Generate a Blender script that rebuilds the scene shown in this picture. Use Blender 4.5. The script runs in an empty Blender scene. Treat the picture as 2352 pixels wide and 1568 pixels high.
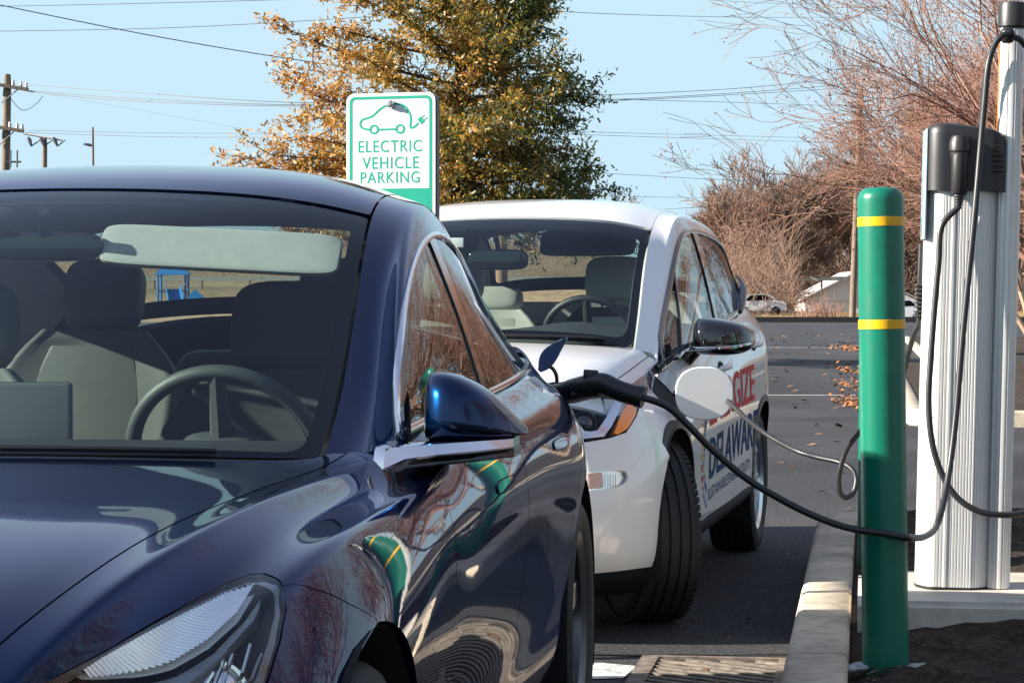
import bpy, bmesh, math, random
import numpy as np
from mathutils import Vector, Matrix
from mathutils.geometry import delaunay_2d_cdt

SC = bpy.context.scene
COL = SC.collection
R = math.radians

# ------------------------------------------------------------------ camera, sky, sun, exposure
CAM_H, PITCH = 1.15, 0.01603
cam_data = bpy.data.cameras.new("camera")
cam_data.lens, cam_data.sensor_width = 85.0, 36.0
cam_data.clip_start, cam_data.clip_end = 0.05, 3000
cam = bpy.data.objects.new("camera", cam_data)
COL.objects.link(cam)
cam.location = (0, 0, CAM_H)
cam.rotation_euler = (math.pi / 2 - PITCH, 0, 0)
SC.camera = cam

SUN_AZ = math.atan2(-0.99, -0.13)      # direction towards the sun, from +Y clockwise
SUN_EL = R(23.5)
world = bpy.data.worlds.new("World")
SC.world = world
world.use_nodes = True
wn = world.node_tree.nodes
sky = wn.new("ShaderNodeTexSky")
sky.sky_type = 'NISHITA'
sky.sun_disc = False
sky.sun_elevation = SUN_EL
sky.sun_rotation = SUN_AZ
sky.air_density, sky.dust_density, sky.ozone_density = 1.0, 0.25, 1.2
tint = wn.new("ShaderNodeMix")          # clear winter air: a little bluer at the horizon than the model
tint.data_type, tint.blend_type = 'RGBA', 'MULTIPLY'
tint.inputs[0].default_value = 1.0
tint.inputs[7].default_value = (1.55, 1.2, 1.06, 1)
world.node_tree.links.new(sky.outputs[0], tint.inputs[6])
cap = wn.new("ShaderNodeMix")           # keeps the pale horizon band from going white
cap.data_type, cap.blend_type = 'RGBA', 'DARKEN'
cap.inputs[0].default_value = 1.0
cap.inputs[7].default_value = (2.3, 3.2, 3.75, 1)
world.node_tree.links.new(tint.outputs[2], cap.inputs[6])
world.node_tree.links.new(cap.outputs[2], wn["Background"].inputs[0])
wn["Background"].inputs[1].default_value = 0.08

sun_data = bpy.data.lights.new("sun", 'SUN')
sun_data.energy = 4.8
sun_data.angle = R(0.5)
sun_data.color = (1.0, 0.92, 0.82)
sun = bpy.data.objects.new("sun", sun_data)
COL.objects.link(sun)
sd = Vector((math.sin(SUN_AZ) * math.cos(SUN_EL), math.cos(SUN_AZ) * math.cos(SUN_EL), math.sin(SUN_EL)))
sun.rotation_euler = sd.to_track_quat('Z', 'Y').to_euler()

SC.view_settings.view_transform = 'Standard'
SC.view_settings.look = 'None'
SC.view_settings.exposure = 1.72
SC.view_settings.gamma = 1.0
SC.cycles.max_bounces = 10
SC.cycles.transparent_max_bounces = 16
SC.cycles.caustics_reflective = False
SC.cycles.caustics_refractive = False

# ------------------------------------------------------------------ helpers
FPX = 5553.0
def at(px, py, Y):
    """world point at distance Y seen at (px, py) of the 2352 px wide photograph"""
    a, b = (px - 1176) / FPX, -(py - 784) / FPX
    d = (a, math.cos(PITCH) + b * math.sin(PITCH), -math.sin(PITCH) + b * math.cos(PITCH))
    t = Y / d[1]
    return Vector((d[0] * t, Y, CAM_H + d[2] * t))

def tag(o, label=None, cat=None, group=None, kind=None):
    if label: o['label'] = label
    if cat: o['category'] = cat
    if group: o['group'] = group
    if kind: o['kind'] = kind
    return o

def empty(name, loc=(0, 0, 0), rz=0.0, label=None, cat=None, group=None):
    o = bpy.data.objects.new(name, None)
    COL.objects.link(o)
    o.location = loc
    o.rotation_euler = (0, 0, rz)
    return tag(o, label, cat, group)

def mesh_obj(name, verts, faces, mat, parent=None, smooth=True, normals=None, auto=None, mats=None, fmat=None):
    me = bpy.data.meshes.new(name)
    me.from_pydata([tuple(v) for v in verts], [], [tuple(f) for f in faces])
    for m in (mats or [mat]):
        me.materials.append(m)
    if fmat is not None:
        me.polygons.foreach_set("material_index", fmat)
    me.update()
    if smooth:
        me.polygons.foreach_set("use_smooth", [True] * len(me.polygons))
    if normals is not None:
        me.normals_split_custom_set_from_vertices([tuple(n) for n in normals])
    elif auto is not None and smooth:
        me.set_sharp_from_angle(angle=R(auto))
    o = bpy.data.objects.new(name, me)
    COL.objects.link(o)
    if parent is not None:
        o.parent = parent
    return o

class MB:
    """collects simple shapes into one mesh"""
    def __init__(s): s.v, s.f = [], []
    def add(s, v, f):
        n = len(s.v)
        s.v += [tuple(p) for p in v]
        s.f += [tuple(i + n for i in q) for q in f]
        return s
    def box(s, c, d, M=None, bev=0.0):
        if bev > 0:
            bm = bmesh.new()
            bmesh.ops.create_cube(bm, size=1)
            for v in bm.verts: v.co = Vector((v.co.x * d[0], v.co.y * d[1], v.co.z * d[2]))
            bmesh.ops.bevel(bm, geom=bm.edges[:], offset=bev, segments=3, affect='EDGES', profile=0.5)
            bm.verts.index_update()
            v = [p.co + Vector(c) for p in bm.verts]
            f = [[q.index for q in p.verts] for p in bm.faces]
            bm.free()
        else:
            v = [Vector((c[0] + a * d[0] / 2, c[1] + b * d[1] / 2, c[2] + e * d[2] / 2)) for a in (-1, 1) for b in (-1, 1) for e in (-1, 1)]
            f = [(0, 1, 3, 2), (4, 6, 7, 5), (0, 4, 5, 1), (2, 3, 7, 6), (0, 2, 6, 4), (1, 5, 7, 3)]
        if M is not None: v = [M @ p for p in v]
        return s.add(v, f)
    def tube(s, pts, r, n=8, cap=True, closed=False):
        P = [Vector(p) for p in pts]
        m = len(P)
        rr = r if hasattr(r, '__len__') else [r] * m
        v, f = [], []
        t0 = (P[1] - P[0]).normalized()
        u = t0.orthogonal().normalized()
        for i in range(m):
            if closed: t = (P[(i + 1) % m] - P[i - 1]).normalized()
            else: t = (P[min(i + 1, m - 1)] - P[max(i - 1, 0)])
            t = t.normalized() if t.length > 1e-9 else t0
            u = (u - t * u.dot(t))
            u = u.normalized() if u.length > 1e-6 else t.orthogonal().normalized()
            w = t.cross(u)
            for k in range(n):
                a = 2 * math.pi * k / n
                v.append(P[i] + (u * math.cos(a) + w * math.sin(a)) * rr[i])
        for i in range(m if closed else m - 1):
            j = (i + 1) % m
            for k in range(n):
                f.append((i * n + k, i * n + (k + 1) % n, j * n + (k + 1) % n, j * n + k))
        if cap and not closed:
            f.append(tuple(range(n - 1, -1, -1)))
            f.append(tuple((m - 1) * n + k for k in range(n)))
        return s.add(v, f)
    def lathe(s, prof, n=32, M=None, cap=True):
        """prof: list of (r, z) about the z axis"""
        v = [Vector((r * math.cos(2 * math.pi * k / n), r * math.sin(2 * math.pi * k / n), z)) for r, z in prof for k in range(n)]
        f = [(i * n + k, i * n + (k + 1) % n, (i + 1) * n + (k + 1) % n, (i + 1) * n + k) for i in range(len(prof) - 1) for k in range(n)]
        if cap:
            f.append(tuple(range(n - 1, -1, -1)))
            f.append(tuple((len(prof) - 1) * n + k for k in range(n)))
        if M is not None: v = [M @ p for p in v]
        return s.add(v, f)
    def loft(s, rings, cap=True, closed=True):
        n = len(rings[0])
        v = [p for r in rings for p in r]
        f = [(i * n + k, i * n + (k + 1) % n, (i + 1) * n + (k + 1) % n, (i + 1) * n + k)
             for i in range(len(rings) - 1) for k in range(n if closed else n - 1)]
        if cap:
            f.append(tuple(range(n - 1, -1, -1)))
            f.append(tuple((len(rings) - 1) * n + k for k in range(n)))
        return s.add(v, f)
    def pillow(s, c, d, e1=0.5, e2=0.5, n=24, m=16, M=None):
        """superellipsoid: box-like cushion of size d"""
        sg = lambda x, e: math.copysign(abs(x) ** e, x)
        v, f = [], []
        for i in range(m + 1):
            b = -math.pi / 2 + math.pi * i / m
            for k in range(n):
                a = 2 * math.pi * k / n
                p = Vector((d[0] / 2 * sg(math.cos(b), e1) * sg(math.cos(a), e2), d[1] / 2 * sg(math.cos(b), e1) * sg(math.sin(a), e2), d[2] / 2 * sg(math.sin(b), e1)))
                p = p + Vector(c)
                v.append(M @ p if M is not None else p)
        for i in range(m):
            for k in range(n):
                f.append((i * n + k, i * n + (k + 1) % n, (i + 1) * n + (k + 1) % n, (i + 1) * n + k))
        return s.add(v, f)
    def build(s, name, mat, parent=None, smooth=True, auto=40):
        return mesh_obj(name, s.v, s.f, mat, parent, smooth, auto=auto)

def spline(pts, n=8):
    """Catmull-Rom through pts"""
    P = [Vector(p) for p in pts]
    P = [P[0] * 2 - P[1]] + P + [P[-1] * 2 - P[-2]]
    out = []
    for i in range(1, len(P) - 2):
        for k in range(n):
            t = k / n
            a, b, c, d = P[i - 1], P[i], P[i + 1], P[i + 2]
            out.append(0.5 * ((2 * b) + (c - a) * t + (2 * a - 5 * b + 4 * c - d) * t * t + (3 * b - a - 3 * c + d) * t ** 3))
    out.append(P[-2])
    return out

def rrect(w, h, r, n=6, cx=0, cy=0):
    out = []
    for qx, qy, a0 in ((1, 1, 0), (-1, 1, 90), (-1, -1, 180), (1, -1, 270)):
        for k in range(n + 1):
            a = R(a0 + 90 * k / n)
            out.append((cx + qx * (w / 2 - r) + r * math.cos(a), cy + qy * (h / 2 - r) + r * math.sin(a)))
    return out

def text_mesh(s, size, bold=0.0, align='CENTER', shear=0.0, space=1.0):
    cu = bpy.data.curves.new("text", 'FONT')
    cu.body, cu.size, cu.offset, cu.align_x, cu.shear, cu.space_character = s, size, bold, align, shear, space
    cu.resolution_u = 4
    o = bpy.data.objects.new("text", cu)
    COL.objects.link(o)
    me = o.to_mesh()
    v = [tuple(p.co) for p in me.vertices]
    f = [tuple(p.vertices) for p in me.polygons]
    o.to_mesh_clear()
    bpy.data.objects.remove(o)
    bpy.data.curves.remove(cu)
    return v, f

# ------------------------------------------------------------------ materials
def _new(name):
    m = bpy.data.materials.new(name)
    m.use_nodes = True
    return m, m.node_tree.nodes, m.node_tree.links, m.node_tree.nodes["Principled BSDF"]

def mat(name, col, rough=0.5, metal=0.0, coat=0.0, noise=None, bump=None, spec=0.5, coords='Object', rvar=0.0):
    """noise = (scale, amount 0..1, second colour or None)"""
    m, N, L, b = _new(name)
    b.inputs["Base Color"].default_value = (*col, 1)
    b.inputs["Roughness"].default_value = rough
    b.inputs["Metallic"].default_value = metal
    b.inputs["Coat Weight"].default_value = coat
    b.inputs["Coat Roughness"].default_value = 0.03
    b.inputs["Specular IOR Level"].default_value = spec
    tc = N.new("ShaderNodeTexCoord")
    if noise:
        n = N.new("ShaderNodeTexNoise")
        n.inputs["Scale"].default_value = noise[0]
        n.inputs["Detail"].default_value = 5
        n.inputs["Roughness"].default_value = 0.65
        L.new(tc.outputs[coords], n.inputs["Vector"])
        mr = N.new("ShaderNodeMapRange")
        mr.inputs[1].default_value, mr.inputs[2].default_value = 0.32, 0.68
        L.new(n.outputs[0], mr.inputs[0])
        mx = N.new("ShaderNodeMix"); mx.data_type = 'RGBA'
        c2 = noise[2] if len(noise) > 2 and noise[2] else tuple(c * (1 - noise[1]) for c in col)
        mx.inputs[6].default_value = (*col, 1)
        mx.inputs[7].default_value = (*c2, 1)
        mm = N.new("ShaderNodeMath"); mm.operation = 'MULTIPLY'
        mm.inputs[1].default_value = noise[1] if len(noise) > 2 and noise[2] else 1.0
        L.new(mr.outputs[0], mm.inputs[0]); L.new(mm.outputs[0], mx.inputs[0])
        L.new(mx.outputs[2], b.inputs["Base Color"])
        if rvar:
            rr = N.new("ShaderNodeMapRange")
            rr.inputs[3].default_value, rr.inputs[4].default_value = max(0, rough - rvar), rough + rvar
            L.new(n.outputs[0], rr.inputs[0]); L.new(rr.outputs[0], b.inputs["Roughness"])
    if bump:
        n2 = N.new("ShaderNodeTexNoise")
        n2.inputs["Scale"].default_value = bump[0]
        n2.inputs["Detail"].default_value = 4
        L.new(tc.outputs[coords], n2.inputs["Vector"])
        bp = N.new("ShaderNodeBump")
        bp.inputs["Strength"].default_value = bump[1]
        bp.inputs["Distance"].default_value = bump[2] if len(bump) > 2 else 0.01
        L.new(n2.outputs[0], bp.inputs["Height"]); L.new(bp.outputs[0], b.inputs["Normal"])
    return m

def glass(name, tint, ior=1.5, rough=0.0):
    """thin pane: tinted see-through with Fresnel reflection"""
    m, N, L, b = _new(name)
    N.remove(b)
    tr = N.new("ShaderNodeBsdfTransparent"); tr.inputs[0].default_value = (*tint, 1)
    gl = N.new("ShaderNodeBsdfGlossy"); gl.inputs["Roughness"].default_value = rough
    gl.inputs[0].default_value = (0.95, 0.97, 1, 1)
    fr = N.new("ShaderNodeFresnel")
    ge = N.new("ShaderNodeNewGeometry")          # both faces of the pane reflect alike
    mi = N.new("ShaderNodeMapRange"); mi.inputs[3].default_value, mi.inputs[4].default_value = ior, 1 / ior
    L.new(ge.outputs["Backfacing"], mi.inputs[0]); L.new(mi.outputs[0], fr.inputs[0])
    mx = N.new("ShaderNodeMixShader")
    L.new(fr.outputs[0], mx.inputs[0]); L.new(tr.outputs[0], mx.inputs[1]); L.new(gl.outputs[0], mx.inputs[2])
    L.new(mx.outputs[0], N["Material Output"].inputs[0])
    return m

def flake_paint(name, base, metal, rough, flake):
    m, N, L, b = _new(name)
    b.inputs["Base Color"].default_value = (*base, 1)
    b.inputs["Metallic"].default_value = metal
    b.inputs["Roughness"].default_value = rough
    b.inputs["Coat Weight"].default_value = 1.0
    b.inputs["Specular Tint"].default_value = (0.025, 0.17, 0.42, 1)
    b.inputs["Coat Roughness"].default_value = 0.02
    b.inputs["Coat IOR"].default_value = 1.38
    b.inputs["Specular IOR Level"].default_value = 0.2
    tc = N.new("ShaderNodeTexCoord")
    v = N.new("ShaderNodeTexVoronoi"); v.inputs["Scale"].default_value = 900
    L.new(tc.outputs["Object"], v.inputs["Vector"])
    mx = N.new("ShaderNodeMix"); mx.data_type = 'RGBA'
    mx.inputs[6].default_value = (*[c * (1 - flake) for c in base], 1)
    mx.inputs[7].default_value = (*[c * (1 + flake) for c in base], 1)
    L.new(v.outputs["Color"], mx.inputs[0]); L.new(mx.outputs[2], b.inputs["Base Color"])
    # slight orange peel of the clear coat
    n = N.new("ShaderNodeTexNoise"); n.inputs["Scale"].default_value = 25
    L.new(tc.outputs["Object"], n.inputs["Vector"])
    bp = N.new("ShaderNodeBump"); bp.inputs["Strength"].default_value = 0.02; bp.inputs["Distance"].default_value = 0.002
    L.new(n.outputs[0], bp.inputs["Height"]); L.new(bp.outputs[0], b.inputs["Coat Normal"])
    return m

M = {}
M['blue'] = flake_paint("blue_paint", (0.001, 0.016, 0.062), 0.9, 0.25, 0.35)
M['white'] = mat("white_paint", (0.78, 0.78, 0.77), 0.35, 0, 1.0)
M['wglass'] = glass("windshield_glass", (0.66, 0.74, 0.70), 1.32)
M['sglass'] = glass("side_glass", (0.50, 0.56, 0.53), 1.65)
M['lens'] = glass("lamp_lens", (0.95, 0.97, 0.98), 1.33)
M['frit'] = mat("black_glass_edge", (0.005, 0.005, 0.006), 0.9, spec=0.05)
M['gloss_black'] = mat("gloss_black", (0.006, 0.006, 0.007), 0.08, 0, 0.8)
M['trim'] = mat("black_trim", (0.012, 0.012, 0.013), 0.45, noise=(60, 0.3), bump=(400, 0.15, 0.001))
M['rubber'] = mat("tyre_rubber", (0.016, 0.016, 0.017), 0.7, noise=(9, 0.45), bump=(160, 0.3, 0.002))
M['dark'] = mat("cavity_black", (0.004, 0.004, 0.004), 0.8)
M['chrome'] = mat("bright_metal", (0.75, 0.75, 0.76), 0.09, 1.0)
M['alloy'] = mat("alloy_wheel", (0.62, 0.63, 0.65), 0.22, 1.0)
M['darkalloy'] = mat("dark_alloy_wheel", (0.12, 0.12, 0.13), 0.3, 0.9)
M['roofglass'] = mat("roof_glass", (0.012, 0.018, 0.04), 0.04, 0, 1.0)
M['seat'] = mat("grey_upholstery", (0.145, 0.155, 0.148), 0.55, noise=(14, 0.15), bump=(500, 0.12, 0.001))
M['seatdark'] = mat("dark_and_shaded_upholstery", (0.016, 0.017, 0.02), 0.7, noise=(20, 0.3))
M['plastic'] = mat("dark_interior_plastic", (0.022, 0.024, 0.026), 0.5, bump=(500, 0.2, 0.001))
M['dash'] = mat("dash_plastic", (0.05, 0.055, 0.058), 0.55, bump=(500, 0.2, 0.001))
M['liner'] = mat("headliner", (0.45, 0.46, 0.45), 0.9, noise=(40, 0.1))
M['screen'] = mat("switched_off_screen", (0.10, 0.11, 0.115), 0.4)
M['drl'] = mat("plain_white", (0.92, 0.92, 0.93), 0.35)
M['amber'] = mat("amber_reflector", (1.0, 0.27, 0.008), 0.15, coat=1.0)
M['green'] = mat("green_sleeve", (0.003, 0.155, 0.095), 0.32, noise=(16, 0.22), bump=(14, 0.06, 0.004), rvar=0.12)
M['yellow'] = mat("yellow_tape", (0.85, 0.45, 0.0), 0.4, noise=(30, 0.12))
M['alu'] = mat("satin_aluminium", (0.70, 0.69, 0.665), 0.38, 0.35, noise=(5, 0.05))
M['polyside'] = mat("polycarbonate_side", (0.35, 0.45, 0.52), 0.15, coat=0.5)  # translucent blue-grey panel on the charger's left side
M['blackpl'] = mat("moulded_black_plastic", (0.017, 0.017, 0.019), 0.42, noise=(20, 0.3), bump=(300, 0.2, 0.001))
M['cable'] = mat("black_cable_jacket", (0.02, 0.02, 0.022), 0.42, noise=(15, 0.3))
M['orange'] = mat("orange_panel", (0.75, 0.22, 0.03), 0.35)
M['bolt'] = mat("zinc_bolt", (0.5, 0.5, 0.52), 0.35, 1.0)
M['signwhite'] = mat("sign_white_sheeting", (0.78, 0.78, 0.77), 0.45, noise=(6, 0.08))
M['signgreen'] = mat("sign_green_ink", (0.0, 0.30, 0.20), 0.45, noise=(8, 0.12))
M['galv'] = mat("galvanised_steel", (0.33, 0.34, 0.35), 0.45, 0.8, noise=(30, 0.3))
M['dkmetal'] = mat("dark_bracket_metal", (0.10, 0.10, 0.11), 0.5, 0.6)
M['reflect'] = mat("satin_reflector", (0.93, 0.94, 0.95), 0.22, 0.9)
# ------------------------------------------------------------------ spline surfaces for the car bodies
class Surf:
    """uniform cubic B-spline surface; net[row][column] = (x, s, z); columns are mirrored about x = 0"""
    def __init__(s, net, through=(), smooth_rows=False):
        net = np.asarray(net, float)
        if smooth_rows:                          # pass through every row exactly
            n = len(net); A = np.eye(n)
            for i in range(1, n - 1): A[i, i - 1:i + 2] = (1 / 6, 4 / 6, 1 / 6)
            net = np.linalg.solve(A, net.reshape(n, -1)).reshape(net.shape)
        for c in through:                        # pass through these columns exactly
            net[:, c] = (6 * net[:, c] - net[:, c - 1] - net[:, c + 1]) / 4
        left = net[:, :0:-1].copy(); left[:, :, 0] *= -1
        full = np.concatenate([left, net], 1)
        s.C = net.shape[1] - 1
        s.Rw = net.shape[0] - 1
        full = np.concatenate([2 * full[:1] - full[1:2], full, 2 * full[-1:] - full[-2:-1]], 0)
        full = np.concatenate([2 * full[:, :1] - full[:, 1:2], full, 2 * full[:, -1:] - full[:, -2:-1]], 1)
        s.P = full
        uu, vv = np.meshgrid(np.linspace(0, s.Rw, s.Rw * 6 + 1), np.linspace(0, s.C, s.C * 6 + 1), indexing='ij')
        s.gu, s.gv, s.gp = uu.ravel(), vv.ravel(), s.ev(uu.ravel(), vv.ravel())
    @staticmethod
    def _b(t):
        return np.stack([(1 - t) ** 3, 3 * t ** 3 - 6 * t ** 2 + 4, -3 * t ** 3 + 3 * t ** 2 + 3 * t + 1, t ** 3], -1) / 6
    def ev(s, u, v):
        u = np.clip(np.asarray(u, float), 0, s.Rw); v = np.clip(np.asarray(v, float) + s.C, 0, 2 * s.C)
        i = np.minimum(u.astype(int), s.Rw - 1); j = np.minimum(v.astype(int), 2 * s.C - 1)
        bu, bv = s._b(u - i), s._b(v - j)
        out = 0
        for a in range(4):
            for b in range(4):
                out = out + (bu[..., a] * bv[..., b])[..., None] * s.P[i + a, j + b]
        return out
    def nrm(s, u, v):
        e = 0.02
        du = s.ev(u + e, v) - s.ev(np.asarray(u) - e, v)
        dv = s.ev(u, np.asarray(v) + e) - s.ev(u, np.asarray(v) - e)
        n = np.cross(dv, du)
        n = n / np.maximum(np.linalg.norm(n, axis=-1, keepdims=True), 1e-12)
        return n
    def inv(s, q, ax, vlo=0, vhi=None):
        """(u, v) where coordinates ax of the surface equal q"""
        vhi = s.C if vhi is None else vhi
        ok = (s.gv >= vlo) & (s.gv <= vhi)
        d = ((s.gp[ok][:, ax] - np.array(q)) ** 2).sum(1)
        k = d.argmin(); u, v = s.gu[ok][k], s.gv[ok][k]
        for _ in range(12):
            p = s.ev(np.array([u]), np.array([v]))[0][ax]
            e = 1e-3
            J = np.stack([(s.ev(np.array([u + e]), np.array([v]))[0][ax] - p) / e, (s.ev(np.array([u]), np.array([v + e]))[0][ax] - p) / e], 1)
            try: st = np.linalg.lstsq(J, np.array(q) - p, rcond=0.02)[0]
            except Exception: break
            st = np.clip(st, -0.4, 0.4)
            u = min(max(u + st[0], 0), s.Rw); v = min(max(v + st[1], vlo), vhi)
        return (u, v)
    def side(s, b, z, vlo=3): return s.inv((b, z), [1, 2], vlo)
    def top(s, x, b, vhi=7): return s.inv((x, b), [0, 1], 0, vhi)
    def pt(s, u, v, off=0.0):
        u, v = np.array([u]), np.array([v])
        return Vector(s.ev(u, v)[0] + off * s.nrm(u, v)[0])

def _inpoly(P, poly):
    x, y = P[:, 0], P[:, 1]
    c = np.zeros(len(P), bool)
    q = np.asarray(poly); n = len(q)
    for i in range(n):
        (x1, y1), (x2, y2) = q[i], q[i - 1]
        with np.errstate(divide='ignore', invalid='ignore'):
            k = ((y1 > y) != (y2 > y)) & (x < (x2 - x1) * (y - y1) / (y2 - y1) + x1)
        c ^= k
    return c

def _dens(poly, d):
    out = []
    n = len(poly)
    for i in range(n):
        a, b = np.array(poly[i], float), np.array(poly[(i + 1) % n], float)
        k = max(1, int(np.ceil(np.linalg.norm((b - a)) / d)))
        out += [tuple(a + (b - a) * t / k) for t in range(k)]
    return out

def roundpoly(poly, r, n=4):
    """round the corners of a (u, v) polygon by r (same units)"""
    out = []
    m = len(poly)
    for i in range(m):
        p, a, b = np.array(poly[i], float), np.array(poly[i - 1], float), np.array(poly[(i + 1) % m], float)
        la, lb = np.linalg.norm(a - p), np.linalg.norm(b - p)
        rr = min(r[i] if hasattr(r, '__len__') else r, la * 0.45, lb * 0.45)
        if rr < 1e-4: out.append(tuple(p)); continue
        A, B = p + (a - p) / la * rr, p + (b - p) / lb * rr
        for k in range(n + 1):
            t = k / n
            out.append(tuple((1 - t) ** 2 * A + 2 * t * (1 - t) * p + t * t * B))
    return out

def sheet(name, S, poly, mat, parent, holes=(), step=0.16, off=0.0, lip=0.012, mirror=False, both=False, back=None):
    """panel of surface S inside outline poly (uv), with holes; lip: folded-in edge"""
    polys = [_dens(poly, step * 0.5)] + [_dens(h, step * 0.5) for h in holes]
    V, E = [], []
    for q in polys:
        n0 = len(V); V += q
        E += [(n0 + i, n0 + (i + 1) % len(q)) for i in range(len(q))]
    B = np.array(V)
    lo, hi = B[:len(polys[0])].min(0), B[:len(polys[0])].max(0)
    g = np.stack(np.meshgrid(np.arange(lo[0] + step / 2, hi[0], step), np.arange(lo[1] + step / 2, hi[1], step), indexing='ij'), -1).reshape(-1, 2)
    if len(g):
        k = _inpoly(g, polys[0])
        for h in polys[1:]: k &= ~_inpoly(g, h)
        g = g[k]
    if len(g):
        d = np.array([((B - p) ** 2).sum(1).min() for p in g])
        g = g[d > (step * 0.45) ** 2]
    allp = V + [tuple(p) for p in g]
    r = delaunay_2d_cdt([Vector(p) for p in allp], E, [], 0, 1e-6)
    pv = np.array([tuple(p) for p in r[0]])
    tris = [t for t in r[2]]
    cen = np.array([pv[list(t)].mean(0) for t in tris])
    k = _inpoly(cen, polys[0])
    for h in polys[1:]: k &= ~_inpoly(cen, h)
    tris = [t for t, q in zip(tris, k) if q]
    u, v = pv[:, 0], pv[:, 1]
    N = S.nrm(u, v)
    X = S.ev(u, v) + N * off
    # orient faces along the surface normal
    F = []
    for t in tris:
        a, b, c = X[t[0]], X[t[1]], X[t[2]]
        fn = np.cross(b - a, c - a)
        F.append(tuple(t) if fn.dot(N[t[0]]) >= 0 else tuple(t[::-1]))
    Vx, Nx = list(X), list(N)
    if lip:
        cnt = {}
        for t in F:
            for i in range(3):
                e = (t[i], t[(i + 1) % 3])
                cnt[e] = cnt.get(e, 0) + 1
        for (a, b) in list(cnt):
            if (b, a) in cnt: continue
            i0 = len(Vx)
            ed = X[b] - X[a]
            on = np.cross(ed, N[a]); on /= max(np.linalg.norm(on), 1e-9)
            Vx += [X[a], X[b], X[b] - N[b] * lip, X[a] - N[a] * lip]
            Nx += [on] * 4
            F.append((i0 + 1, i0, i0 + 3, i0 + 2))
    Vx, Nx = np.array(Vx), np.array(Nx)
    if mirror:
        Vx = Vx * [-1, 1, 1]; Nx = Nx * [-1, 1, 1]; F = [f[::-1] for f in F]
    return mesh_obj(name, Vx, F, mat, parent, True, normals=Nx)

def strip(S, uv, width, height, off=0.001):
    """raised moulding along a uv path on the surface -> list of rings"""
    pts = np.array(uv, float)
    X = S.ev(pts[:, 0], pts[:, 1]); N = S.nrm(pts[:, 0], pts[:, 1])
    rings = []
    for i in range(len(X)):
        t = X[min(i + 1, len(X) - 1)] - X[max(i - 1, 0)]
        t = t / max(np.linalg.norm(t), 1e-9)
        w = np.cross(t, N[i])
        rings.append([Vector(X[i] + w * width / 2 + N[i] * (off - 0.004)), Vector(X[i] + w * width / 2 + N[i] * (off + height * .6)), Vector(X[i] + w * width * .25 + N[i] * (off + height)),
                      Vector(X[i] - w * width * .25 + N[i] * (off + height)), Vector(X[i] - w * width / 2 + N[i] * (off + height * .6)), Vector(X[i] - w * width / 2 + N[i] * (off - 0.004))])
    return rings

def tab(t, s):
    xs = [a for a, _ in t]; ys = [b for _, b in t]
    return float(np.interp(s, xs, ys))

def lerp_poly(path, n):
    """n samples per segment along a uv polyline"""
    out = []
    for a, b in zip(path[:-1], path[1:]):
        for k in range(n):
            t = k / n; out.append((a[0] + (b[0] - a[0]) * t, a[1] + (b[1] - a[1]) * t))
    out.append(path[-1])
    return out

def wheel(parent, name, c, r, w, rim_r, style, side=1, steer=0.0, tread=True):
    """axle along x; side = +1: outer face towards +x"""
    e = empty(name, c); e.parent = parent
    e.rotation_euler = (0, 0, steer)
    if side < 0: e.rotation_euler = (0, 0, math.pi + steer)
    Mx = Matrix.Rotation(math.pi / 2, 4, 'Y')      # z axis -> +x
    h = w / 2
    prof = [(rim_r, -h * .86), (rim_r + .02, -h * .97), (rim_r + (r - rim_r) * .5, -h * 1.02), (r - .03, -h * .95), (r - .012, -h * .86), (r - .003, -h * .74)]
    gw = .0045
    for g in (-.52, -.18, .18, .52):
        prof += [(r, h * g - gw - .001), (r - .008, h * g - gw), (r - .008, h * g + gw), (r, h * g + gw + .001)]
    prof += [(r - .003, h * .74), (r - .012, h * .86), (r - .03, h * .95), (rim_r + (r - rim_r) * .5, h * 1.02), (rim_r + .02, h * .97), (rim_r, h * .86)]
    mb = MB().lathe(prof, 96, Mx, cap=False)
    if tread:                                      # sipes: small raised shoulder blocks
        for k in range(72):
            a = 2 * math.pi * k / 72
            for sx in (-1, 1):
                T = Matrix.Rotation(a, 4, 'X')
                mb.box((sx * h * .80, 0, r - .0075), (h * .26, .019, .010), T @ Matrix.Rotation(sx * 0.0, 4, 'Z'))
    mb.build('tyre', M['rubber'], e, auto=30)
    rim = MB().lathe([(rim_r * .93, -h * .8), (rim_r * .97, -h * .85), (rim_r + .004, -h * .88), (rim_r * .93, -h * .5), (rim_r * .90, h * .3), (rim_r * .93, h * .78), (rim_r + .006, h * .9), (rim_r * 1.0, h * .84), (rim_r * .93, h * .72), (rim_r * .90, h * .3)], 64, Mx, cap=False)
    rim.lathe([(.001, h * .62), (.03, h * .62), (.055, h * .5), (.07, h * .35), (.07, h * .1), (.001, h * .1)], 32, Mx, cap=False)
    nsp = 5
    for k in range(nsp):
        for sp in ((-1, 1) if style == 'bolt' else (0,)):
            a0 = 2 * math.pi * k / nsp
            T = Matrix.Rotation(a0, 4, 'X')
            y0, y1 = sp * .022, sp * .06
            wd = .030 if sp else .07
            rings = []
            for t, yy, xx, ww in ((.05, y0, h * .5, wd * .8), (rim_r * .5, (y0 + y1) / 2, h * .60, wd * .75), (rim_r * .94, y1, h * .66, wd)):
                rings.append([T @ Vector((xx + dx, yy + dy, t)) for dx, dy in ((0, -ww / 2), (.006, -ww * .4), (.006, ww * .4), (0, ww / 2), (-.03, ww * .4), (-.03, -ww * .4))])
            rim.loft(rings)
    rim.build('rim', M['alloy'] if style == 'bolt' else M['darkalloy'], e, auto=35)
    MB().lathe([(.001, -.02), (rim_r * .72, -.02), (rim_r * .72, .0), (.001, .0)], 40, Mx, cap=False).build('brake_disc', M['galv'], e)
    return e

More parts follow.
